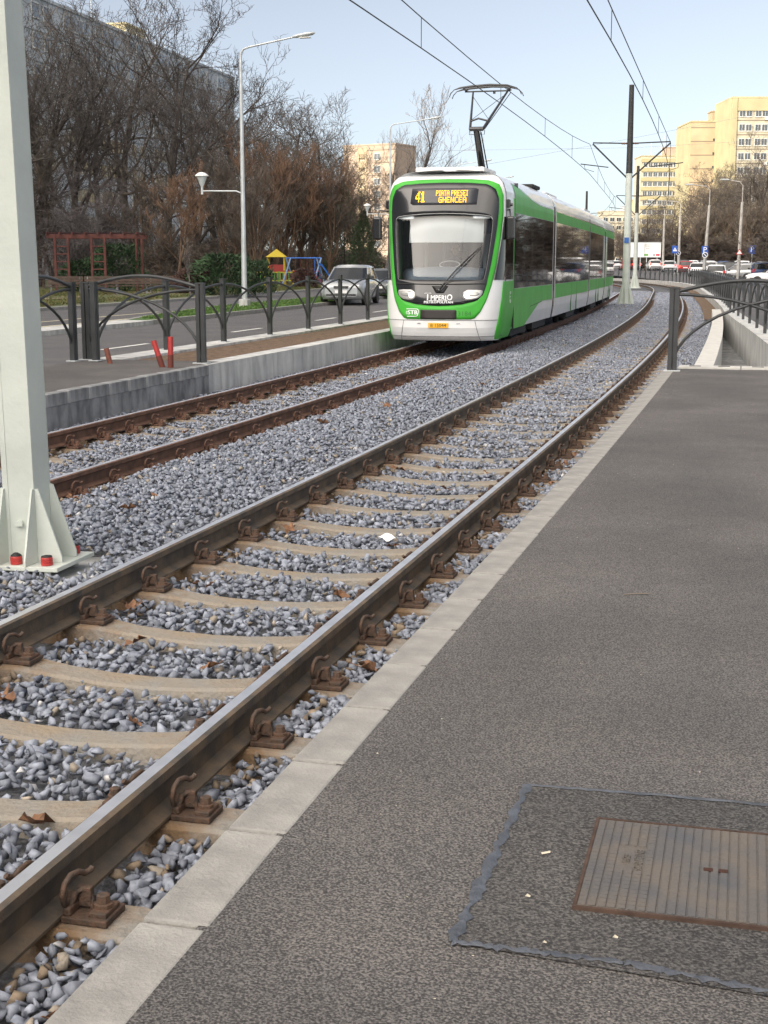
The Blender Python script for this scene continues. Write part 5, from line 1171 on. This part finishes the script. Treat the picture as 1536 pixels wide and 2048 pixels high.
bB = block('sunlit peach block with a nearly blank end wall beside the tall cream one', (64.4, 303, .8), 0, 8.6, 14, 30.2, B_PEACH, [6.9], 10, z0=2.0, wsz=(.9, 1.3), roof=((6.6, 4, 3.6, 4, 2.3, B_PEACH),), side_m=B_YEL)
b = MB(); b.box((-.1, 7, 15), (.3, 13.9, 30)); b.build('yellow_panel', B_YEL, bB)
b = MB()
for k in range(9): b.box((4.9, -.03, 4.2 + 2.8 * k), (.5, .06, .5))
b.build('vent', W_GL, bB)
bC = block('farther yellow banded block with ribbon windows behind the big catenary mast', (78, 436, .8), 0, 16, 12, 33.0, B_CREAM, [1.2 + 1.52 * k for k in range(10)], 11, z0=2.0, wsz=(1.15, 1.35), joints=False, roof=((9.5, 5, 4.2, 4, 2.8, B_PALE), (13, 5, 2.4, 4, 2.0, B_GREY)), side_m=B_OLIVE)
b = MB()
for k in range(11): b.box((8, -.25, 3.9 + 2.8 * k - .1), (16.2, .5, 1.05))
b.build('balcony_band', B_OLIVE, bC); antenna(bC, 7.6, 5, 33, 6.5); antenna(bC, 14, 5, 33, 5)
b = MB()
for x in (3.6, 6.8): b.tube([(x, 4, 33), (x, 4, 37.4)], .08, 4)
for z in (34.6, 36, 37.4): b.tube([(3.6, 4, z), (6.8, 4, z)], .06, 4)
b.build('roof_frame', M_GALV, bC)
bD = block('low distant sunlit block just right of the tram tail', (76, 500, .8), 0, 13, 10, 19, B_CREAM, [1.5 + 2.3 * k for k in range(5)], 6, z0=1.8, roof=((9, 4, 3, 3, 1.8, B_GREY),))
bE = block('distant apartment block closing the street behind the tram tail', (92, 520, .8), .1, 40, 10, 24, B_YEL, [2 + 3.3 * k for k in range(11)], 8, parts=60)
# ------------------------------------------------------------------ bare trees
BARK = mat('dark_bark', (.055, .045, .04), .95, var=.3, scale=3); BARKB = mat('brown_bark', (.115, .075, .05), .95, var=.3, scale=3); BARKG = mat('grey_bark', (.12, .105, .10), .95, var=.3, scale=3)
TWIG = mat('twig_dark', (.070, .061, .057), .95, var=.35, scale=.6); TWIGB = mat('twig_brown', (.095, .079, .067), .95, var=.35, scale=.6); TWIGO = mat('twig_orange', (.165, .10, .066), .95, var=.3, scale=.6); TWIGP = mat('twig_purple', (.10, .088, .092), .95, var=.3, scale=.6); TWIGG = mat('twig_pale', (.22, .19, .17), .95, var=.3, scale=.6)
def tree_proto(seed, h, spread, levels, trunk_m, twig_m, up=.55, fork=.28, nch=(5, 7, 6, 5), rtw=.014, multi=1, trunk_h=.30, wav=.22, droop=0.):
    r = random.Random(seed); tk, cr = MB(), MB()
    def rnd(): return Vector((r.uniform(-1, 1), r.uniform(-1, 1), r.uniform(-1, 1)))
    def grow(p, d, ln, rad, lev):
        n = 5 if lev < 2 else 4 if lev < 3 else 3; pts = [p.copy()]; rads = [rad]; cur = p.copy(); dd = d.copy(); nodes = []
        for k in range(n):
            dd = (dd + rnd() * wav * (1 + .25 * lev) + Vector((0, 0, up * .16 - droop * .1 * lev))).normalized(); cur = cur + dd * ln / n; pts.append(cur.copy()); rads.append(max(rtw * .55, rad * (1 - .8 * (k + 1) / n))); nodes.append((cur.copy(), dd.copy(), rads[-1]))
        last = lev >= levels
        (tk if lev < 3 else cr).tube(pts, rads, 6 if lev < 2 else 4 if lev < 3 else 3, cap=False, smooth=lev < 2)
        if last: return
        c = nch[min(lev, len(nch) - 1)]
        for k in range(c):
            t = (trunk_h if lev == 0 else .22) + (1 - (trunk_h if lev == 0 else .22)) * (k + r.random()) / c; i = min(n - 1, int(t * n)); f = t * n - i
            q = pts[i].lerp(pts[i + 1], f); ax = nodes[i][1]; side = rnd(); side = (side - ax * side.dot(ax))
            if side.length < .05: continue
            side.normalize(); nd = (ax * (1 - spread) + side * spread * 1.25 + Vector((0, 0, up * .35))).normalized()
            grow(q, nd, ln * r.uniform(.42, .68) * (1.12 - .45 * t if lev else 1.15 - .5 * t), max(rtw, rads[i] * r.uniform(.45, .65)), lev + 1)
    for q in range(multi):
        d0 = Vector((r.uniform(-.3, .3) * (multi > 1), r.uniform(-.3, .3) * (multi > 1), 1)).normalized()
        grow(Vector((r.uniform(-.3, .3) * (multi > 1), r.uniform(-.3, .3) * (multi > 1), -.2)), d0, h * .72 * r.uniform(.85, 1), h * (.016 if multi == 1 else .011), 0)
    o = link('bare_tree', None); tk.build('trunk', trunk_m, o, fix=False); cr.build('crown', twig_m, o, fix=False)
    return o
TP = {
 'tall': tree_proto(1, 20, .52, 4, BARK, TWIG, nch=(9, 7, 6, 4), rtw=.016),
 'tall2': tree_proto(2, 20, .50, 4, BARK, TWIG, nch=(9, 7, 6, 5), rtw=.015, wav=.28),
 'wide': tree_proto(3, 16, .60, 4, BARK, TWIGB, nch=(9, 7, 6, 5), rtw=.015, trunk_h=.22),
 'bushy': tree_proto(4, 10, .42, 4, BARKB, TWIGB, up=.9, nch=(8, 6, 6, 4), rtw=.014, multi=3, trunk_h=.18),
 'orange': tree_proto(5, 10, .40, 4, BARKB, TWIGO, up=1.1, nch=(7, 6, 6, 4), rtw=.013, multi=2, trunk_h=.30),
 'purple': tree_proto(6, 9, .62, 4, BARKG, TWIGP, up=.4, nch=(9, 8, 7, 5), rtw=.010, multi=3, trunk_h=.15, wav=.3, droop=.5),
 'thin': tree_proto(7, 20, .42, 4, BARKG, TWIGG, nch=(9, 6, 5, 4), rtw=.017, trunk_h=.3, up=.7),
 'sapling': tree_proto(8, 5, .35, 3, BARKG, TWIGG, nch=(7, 5, 4), rtw=.010, trunk_h=.45, up=.9),
 'shrub': tree_proto(9, 5, .55, 4, BARKB, TWIGB, up=.6, nch=(7, 7, 6, 5), rtw=.013, multi=4, trunk_h=.05)}
PH = {'tall': 20, 'tall2': 20, 'wide': 16, 'bushy': 10, 'orange': 10, 'purple': 9, 'thin': 20, 'sapling': 5, 'shrub': 5}
for k in TP: # true height of each prototype
    PH[k] = max(max(v.co.z for v in c.data.vertices) for c in TP[k].children)
used_t = set(); rt = random.Random(5)
def tree(kind, px, Y, ytop, label, group, z=.15, wide=1.0):
    x = (px - 768) / 2800 * Y; h = 1.667 + (528.4 - ytop) / 2800 * Y - z; sc = h / PH[kind]
    o = place(TP[kind], kind in used_t, (x, Y, z), rt.uniform(0, 6.28), (sc * wide, sc * wide, sc), label, group); used_t.add(kind); o['category'] = 'tree'; o.name = 'bare_tree' if kind not in ('shrub',) else 'bare_shrub'
    if kind == 'shrub': o['category'] = 'shrub'
G1 = 'bare trees of the park on the left'
LAB = {'tall': 'tall dark bare tree standing in the park before the grey block', 'tall2': 'tall dark bare tree standing in the park before the grey block', 'wide': 'broad brown bare tree in the park left of the tram', 'bushy': 'dense brown many-stemmed bare tree behind the park benches', 'orange': 'bushy bare tree with orange shoots in the park', 'purple': 'dense rounded bare tree with fine purplish twigs near the pergola', 'shrub': 'low bare shrub at the foot of the park trees'}
for k, px, Y, yt in (('tall', 85, 96, 70), ('tall2', 150, 100, 35), ('tall', 215, 106, 60), ('tall2', 318, 112, -42), ('tall', 262, 116, 5), ('tall2', 385, 118, 120), ('tall', 440, 120, 150), ('tall2', 500, 126, 150), ('tall', 40, 90, 30), ('tall2', 350, 98, 170), ('tall', 120, 108, 10), ('tall', 180, 96, 130), ('tall2', 420, 100, 175),
                     ('wide', 560, 128, 188), ('wide', 615, 126, 200), ('wide', 520, 116, 215), ('wide', 655, 140, 290), ('wide', 470, 108, 215), ('wide', 590, 118, 250), ('wide', 120, 94, 250),
                     ('bushy', 470, 92, 300), ('bushy', 555, 108, 285), ('bushy', 620, 112, 300), ('bushy', 510, 84, 330), ('bushy', 300, 90, 330), ('bushy', 660, 110, 330), ('bushy', 90, 92, 330), ('bushy', 725, 122, 360),
                     ('orange', 362, 82, 325), ('orange', 575, 108, 290), ('orange', 645, 110, 300), ('orange', 520, 104, 270), ('purple', 190, 90, 330), ('purple', 140, 92, 345), ('purple', 235, 90, 360)):
    tree(k, px, Y, yt, LAB[k], G1, wide=1.25 if k in ('bushy', 'orange') else 1.05)
for px, Y, yt in ((330, 88, 470), (420, 88, 480),  (250, 96, 460), (170, 98, 455), (370, 104, 450), (470, 106, 455), (300, 100, 470), (440, 104, 470)): tree('shrub', px, Y, yt, LAB['shrub'], 'bare shrubs of the park', wide=1.3)
for px, Y, yt in ((470, 185, 420), (505, 200, 430), (540, 180, 440), (575, 195, 430), (610, 185, 440), (650, 200, 430), (690, 190, 425), (725, 200, 430), (430, 190, 420)): tree('wide', px, Y, yt, 'far brown bare tree closing the view behind the playground', 'far trees behind the playground', wide=1.7)
for px in range(400, 760, 16): tree('shrub', px, 160 + (px * 7) % 11, 490 + (px * 5) % 9, LAB['shrub'], 'bare shrubs of the park', wide=2.0)
tree('thin', 772, 150, 188, 'slender pale bare tree rising alone left of the tram roof', None); tree('tall2', 808, 165, 330, 'dark bare tree at the left shoulder of the tram', None); tree('wide', 735, 160, 300, 'bare tree in front of the small sunlit block', None)
for px, Y, yt in ((862, 200, 315), (885, 210, 330), (905, 215, 335), (845, 190, 345)): tree('thin', px, Y, yt, 'far bare tree showing above the tram roof', 'far trees above the tram roof')
tree('sapling', 387, 68, 475, 'thin young tree with a slim stem on the verge', None)
G2 = 'bare trees beyond the car park'
for k, px, Y, yt in (('wide', 1305, 165, 400), ('wide', 1335, 160, 385), ('wide', 1365, 165, 360), ('tall', 1400, 172, 330), ('wide', 1425, 160, 345), ('wide', 1385, 150, 395), ('wide', 1455, 165, 350), ('wide', 1500, 160, 345), ('tall2', 1530, 168, 320), ('wide', 1540, 155, 350), ('bushy', 1320, 150, 430), ('bushy', 1350, 148, 430), ('bushy', 1380, 146, 420), ('bushy', 1410, 148, 410), ('bushy', 1445, 148, 400), ('bushy', 1475, 146, 400), ('bushy', 1510, 148, 400), ('bushy', 1535, 146, 390), ('wide', 1470, 158, 352), ('wide', 1520, 166, 335), ('tall', 1448, 170, 340), ('wide', 1545, 170, 330), ('wide', 1290, 185, 430), ('bushy', 1285, 180, 450), ('wide', 1215, 210, 440), ('bushy', 1235, 200, 455), ('wide', 1255, 230, 440)):
    tree(k, px, Y * 1.42, yt, 'brown bare tree in the thicket beyond the parked cars', G2, z=.8, wide=1.3)
for k, x, y, h in (('wide', 34, 95, 12), ('bushy', 38, 110, 12), ('wide', 42, 118, 14), ('bushy', 31, 88, 8), ('wide', 36, 104, 13), ('bushy', 46, 128, 12), ('wide', 48, 120, 12), ('bushy', 44, 108, 9), ('wide', 60, 118, 13), ('bushy', 58, 104, 9), ('wide', 74, 112, 13), ('bushy', 66, 124, 9), ('wide', 88, 106, 12), ('bushy', 52, 132, 10), ('wide', 68, 138, 13), ('bushy', 80, 126, 10), ('wide', 56, 96, 12), ('bushy', 47, 96, 8), ('wide', 84, 140, 13)):
    tree(k, 768 + x / y * 2800, y, 528.4 - (h - 1.667) / y * 2800, 'brown bare tree in the thicket beyond the parked cars', G2, z=.6, wide=1.4)
for k in range(14): x = 34.5 + 2.4 * k; y = 119 + (k * 5) % 7; tree('shrub', 768 + x / y * 2800, y, 528.4 - (6.5 - 1.667) / y * 2800, 'low brown bare shrub along the car park edge', 'bare shrubs along the car park', z=.1, wide=1.5)
for px in range(1270, 1560, 17): tree('shrub', px, 205 + (px * 7) % 13, 462 + (px * 13) % 14, 'low brown bare shrub along the car park edge', 'bare shrubs along the car park', z=.8, wide=1.8)
tree('tall', 1492, 214, 262, 'tallest bare tree on the right, in front of the cream block', None, z=.8)
# ------------------------------------------------------------------ evergreens
def leafy(name, label, cat, px, Y, w, h, m, n, cone=False, z=.12):
    r = np.random.default_rng(int(px)); x = (px - 768) / 2800 * Y; b = MB()
    for i in range(n):
        a = r.uniform(0, 6.283); t = r.uniform(0, 1) ** .8; zz = t * h
        prof = (1 - t) ** .8 if cone else (1 - (2 * t - .75) ** 2 / 2.2) ** .5 if (2 * t - .75) ** 2 < 2.2 else 0
        lump = 1 + .25 * math.sin(a * 3 + t * 7) + .15 * math.sin(a * 7 - t * 11)
        rr = w * prof * lump * r.uniform(.45, 1.0) ** .5; c = Vector((rr * math.cos(a), rr * math.sin(a), zz))
        d = Vector((math.cos(a) + r.normal() * .5, math.sin(a) + r.normal() * .5, .5 + r.normal() * .5)).normalized(); sd_ = d.orthogonal().normalized(); q = r.uniform(.10, .22)
        b.add([c - sd_ * q * .35, c + d * q * .6 - sd_ * q * .1 + Vector((0, 0, .03)), c + d * q * 1.3, c + sd_ * q * .35], [(0, 1, 2, 3)])
    o = thing(name, label, cat, (x, Y, z)); b.build('foliage', m, o, fix=False)
    b = MB(); b.tube([(0, 0, -.1), (0, 0, h * .8)], [.09, .03], 6)
    for k in range(6): b.tube([(0, 0, h * .1), (w * .6 * math.cos(k), w * .6 * math.sin(k), h * .5)], [.04, .015], 5)
    b.build('stem', BARK, o); return o
EV = mat('evergreen', (.030, .062, .024), .8, var=.45, scale=1.5); EV2 = mat('dull_evergreen', (.045, .07, .032), .85, var=.4, scale=1.2); RB = mat('russet_bush', (.085, .05, .042), .9, var=.3, scale=2)
leafy('evergreen_shrub', 'rounded dark evergreen shrub beside the pergola', 'shrub', 244, 79, 1.45, 2.6, EV, 2600); leafy('evergreen_shrub', 'low dark evergreen shrub between the pergola trellises', 'shrub', 165, 78, .85, 1.7, EV, 1200)
leafy('evergreen_shrub', 'broad evergreen hedge bush left of the tall street lamp', 'shrub', 455, 72, 1.55, 2.0, EV, 2600); leafy('evergreen_shrub', 'low evergreen bush right of the tall street lamp', 'shrub', 512, 74, 1.0, 1.7, EV, 1500)
leafy('conifer', 'dull green conifer between the bare trees left of the tram', 'tree', 690, 118, 2.2, 8.0, EV2, 3800, cone=True); leafy('conifer', 'small green conifer nearest the tram front', 'tree', 728, 112, 1.6, 5.6, EV2, 2200, cone=True)
leafy('rounded_bush', 'rounded russet bush beside the young tree', 'shrub', 392, 72, .85, 1.25, RB, 1500); leafy('rounded_bush', 'rounded russet bush in front of the blue swing', 'shrub', 612, 93, .7, 1.2, RB, 1500)
leafy('conifer', 'green conifer at the far right edge of the thicket', 'tree', 1536, 205, 2.2, 6.6, EV2, 1500, cone=True, z=.8)
# low ground cover
b = MB(); rg = np.random.default_rng(3)
for i in range(26000):
    y = rg.uniform(45, 110); d = rg.uniform(0, 1) ** 1.4 * 14 + .3; p = P(min(y, 160), -22.2); c = Vector((p.x - d, p.y + .12 * d, .13)); a = rg.uniform(0, 6.28); h_ = rg.uniform(.04, .16)
    b.add([c + Vector((-.05 * math.cos(a), -.05 * math.sin(a), 0)), c + Vector((.05 * math.cos(a), .05 * math.sin(a), 0)), c + Vector((rg.normal() * .05, rg.normal() * .05, h_))], [(0, 1, 2)])
tag(b.build('verge_grass', mat('grass_blade', (.075, .115, .03), .9, col2=(.16, .13, .06), scale=.8), fix=False), 'short winter grass on the park verge', 'grass', kind='stuff')
b = MB()
for i in range(9000):
    s_ = rg.uniform(38, 70); l0 = lawn_l(s_) + .2; o_ = rg.uniform(l0, -13.75); c = P(s_, o_, .125); a = rg.uniform(0, 6.28); h_ = rg.uniform(.03, .09)
    b.add([c + Vector((-.03 * math.cos(a), -.03 * math.sin(a), 0)), c + Vector((.03 * math.cos(a), .03 * math.sin(a), 0)), c + Vector((rg.normal() * .03, rg.normal() * .03, h_))], [(0, 1, 2)])
tag(b.build('median_grass', mat('lawn_blade', (.08, .15, .035), .9, var=.25, scale=2), fix=False), 'bright green grass on the road median', 'grass', kind='stuff')
# ------------------------------------------------------------------ park furniture
WOOD = mat('red_brown_wood', (.10, .032, .026), .75, var=.3, scale=3); WOODB = mat('bench_wood', (.10, .07, .055), .8, var=.25, scale=4)
pg = thing('pergola', 'red-brown wooden pergola with two ladder trellises among the park shrubs', 'pergola', (-16.9, 76, .15))
def pbm(nm, c, d): b = MB(); b.box(c, d, bev=.01); return b.build(nm, WOOD, pg)
for x in (-.95, -.25, 1.0, 1.7, 3.6, 3.9): pbm('post', (x + .3, 0, 1.55), (.13, .13, 3.1)) if x < 3.5 else pbm('post', (x - .3, 2.2, 1.5), (.12, .12, 3.0))
for y in (0, 2.2): pbm('beam', (1.4, y, 2.98), (5.0, .10, .20))
for k in range(8): pbm('rafter', (-1.0 + .68 * k, 1.1, 3.14), (.07, 3.0, .12))
for x0 in (-.3, 1.65):
    for k in range(6): pbm('rung', (x0, -.02, .45 + .40 * k), (.62, .05, .06))
def bench(label, x, y, rz):
    o = thing('park_bench', label, 'bench', (x, y, .16), rz)
    b = MB(); [b.box((0, -.14 + .14 * k, .44), (1.7, .12, .04)) for k in range(4)]; b.build('seat', WOODB, o)
    b = MB(); [b.box((0, .36 + .03 * k, .58 + .14 * k), (1.7, .035, .12)) for k in range(3)]; b.build('backrest', WOODB, o)
    for q in (-.7, .7): b = MB(); b.box((q, .1, .21), (.07, .5, .42)); b.box((q, .40, .6), (.06, .05, .6)); b.build('leg', M_CONCD, o)
bench('wooden park bench left of the pergola shrub, nearest the mast', -15.6, 69.5, .25); bench('wooden park bench in front of the pergola shrub', -13.9, 70, .25); bench('wooden park bench left of the russet bush', -12.6, 71, .25); bench('wooden park bench beneath the leaning tree behind the road', -11.2, 72.5, .2)
figure('person in a dark blue hooded jacket standing among the park trees', False, mat('blue_jacket', (.02, .05, .13), .9, var=.2, scale=6), (-15.9, 94, .2), R(150), hood=True)
PY, PR, PB, PGn = mat('play_yellow', (.55, .42, .03), .5), mat('play_red', (.35, .04, .035), .5), mat('play_blue', (.03, .14, .50), .5), mat('play_green', (.10, .30, .06), .5)
sw = thing('swing_frame', 'blue swing frame of crossed poles in the playground', 'swing', (-5.6, 99, .2))
for x in (-1.3, 1.3):
    for sg in (-1, 1): b = MB(); b.tube([(x - .5 * sg, -.6 * sg, 0), (x + .2 * sg, 0, 2.3)], .07, 7); b.build('leg', mat('play_lightblue', (.20, .32, .52), .4), sw)
b = MB(); b.tube([(-1.5, 0, 2.3), (1.5, 0, 2.3)], .06, 7); b.build('crossbar', PB, sw)
for x in (-.5, .5):
    b = MB(); b.tube([(x - .2, 0, 2.3), (x - .2, 0, .6)], .012, 4); b.tube([(x + .2, 0, 2.3), (x + .2, 0, .6)], .012, 4); b.box((x, 0, .58), (.46, .2, .04)); b.build('swing_seat', PR, sw)
sl = thing('slide', 'bright blue playground slide beside the swing frame', 'slide', (-4.05, 98.5, .2))
b = MB(); rows = [[(x0, y0 - .28, z0 + .18), (x0, y0 - .26, z0), (x0, y0 + .26, z0), (x0, y0 + .28, z0 + .18)] for x0, y0, z0 in ((-.6, .6, 1.75), (-.3, .4, 1.6), (.3, 0, .75), (.75, -.3, .25), (1.1, -.5, .15))]; b.grid(rows); b.build('chute', PB, sl)
for x in (-.85, -.45): b = MB(); b.tube([(x - .1, .9, 0), (x - .1, .7, 2.4)], .05, 6); b.build('ladder_rail', PB, sl)
def pfence(label, x, y, n, cols, h=1.2):
    o = thing('playground_fence', label, 'fence', (x, y, .2))
    for k in range(n + 1): b = MB(); b.box((k * 1.2, 0, h / 2), (.08, .08, h)); b.build('post', cols[k % len(cols)], o)
    for z in (h * .35, h * .92): b = MB(); b.box((n * .6, 0, z), (n * 1.2, .06, .10)); b.build('rail', cols[0], o)
    b = MB()
    for k in range(n * 5): b.box((.12 + k * .24, -.04, h * .62), (.07, .04, h * .62))
    b.build('slats', cols[-1], o)
pfence('yellow railed playground fence left of the swing', -9.3, 99, 3, (PY, PY, PGn)); pfence('yellow playground fence right of the blue slide', -3.0, 99, 3, (PY, PGn, PY), 1.5); pfence('dark red playground fence nearest the tram', .1, 98.5, 3, (PR, PR)); pfence('red playground fence behind the swing', -7.4, 100.5, 3, (PR, PY, PR), 1.3)
th_ = thing('play_tower', 'yellow and red play tower at the left of the playground', 'play tower', (-7.7, 102, .2))
for x in (-.7, .7):
    for y in (-.7, .7): b = MB(); b.box((x, y, 1.2), (.12, .12, 2.4)); b.build('post', PY, th_)
b = MB(); b.box((0, 0, 1.1), (1.5, 1.5, .1)); b.build('deck', PR, th_); b = MB(); b.box((0, -.72, 1.45), (1.3, .06, .6)); b.build('panel', PR, th_); b = MB(); b.add([(-.9, -.9, 2.4), (.9, -.9, 2.4), (.9, .9, 2.4), (-.9, .9, 2.4), (0, 0, 3.1)], [(0, 1, 4), (1, 2, 4), (2, 3, 4), (3, 0, 4)]); b.build('roof', PY, th_)
for o in list(COL.objects):
    if o.get('category') in ('swing', 'slide', 'play tower') or o.name.startswith('playground_fence'): o.scale = (.82, .82, .82)
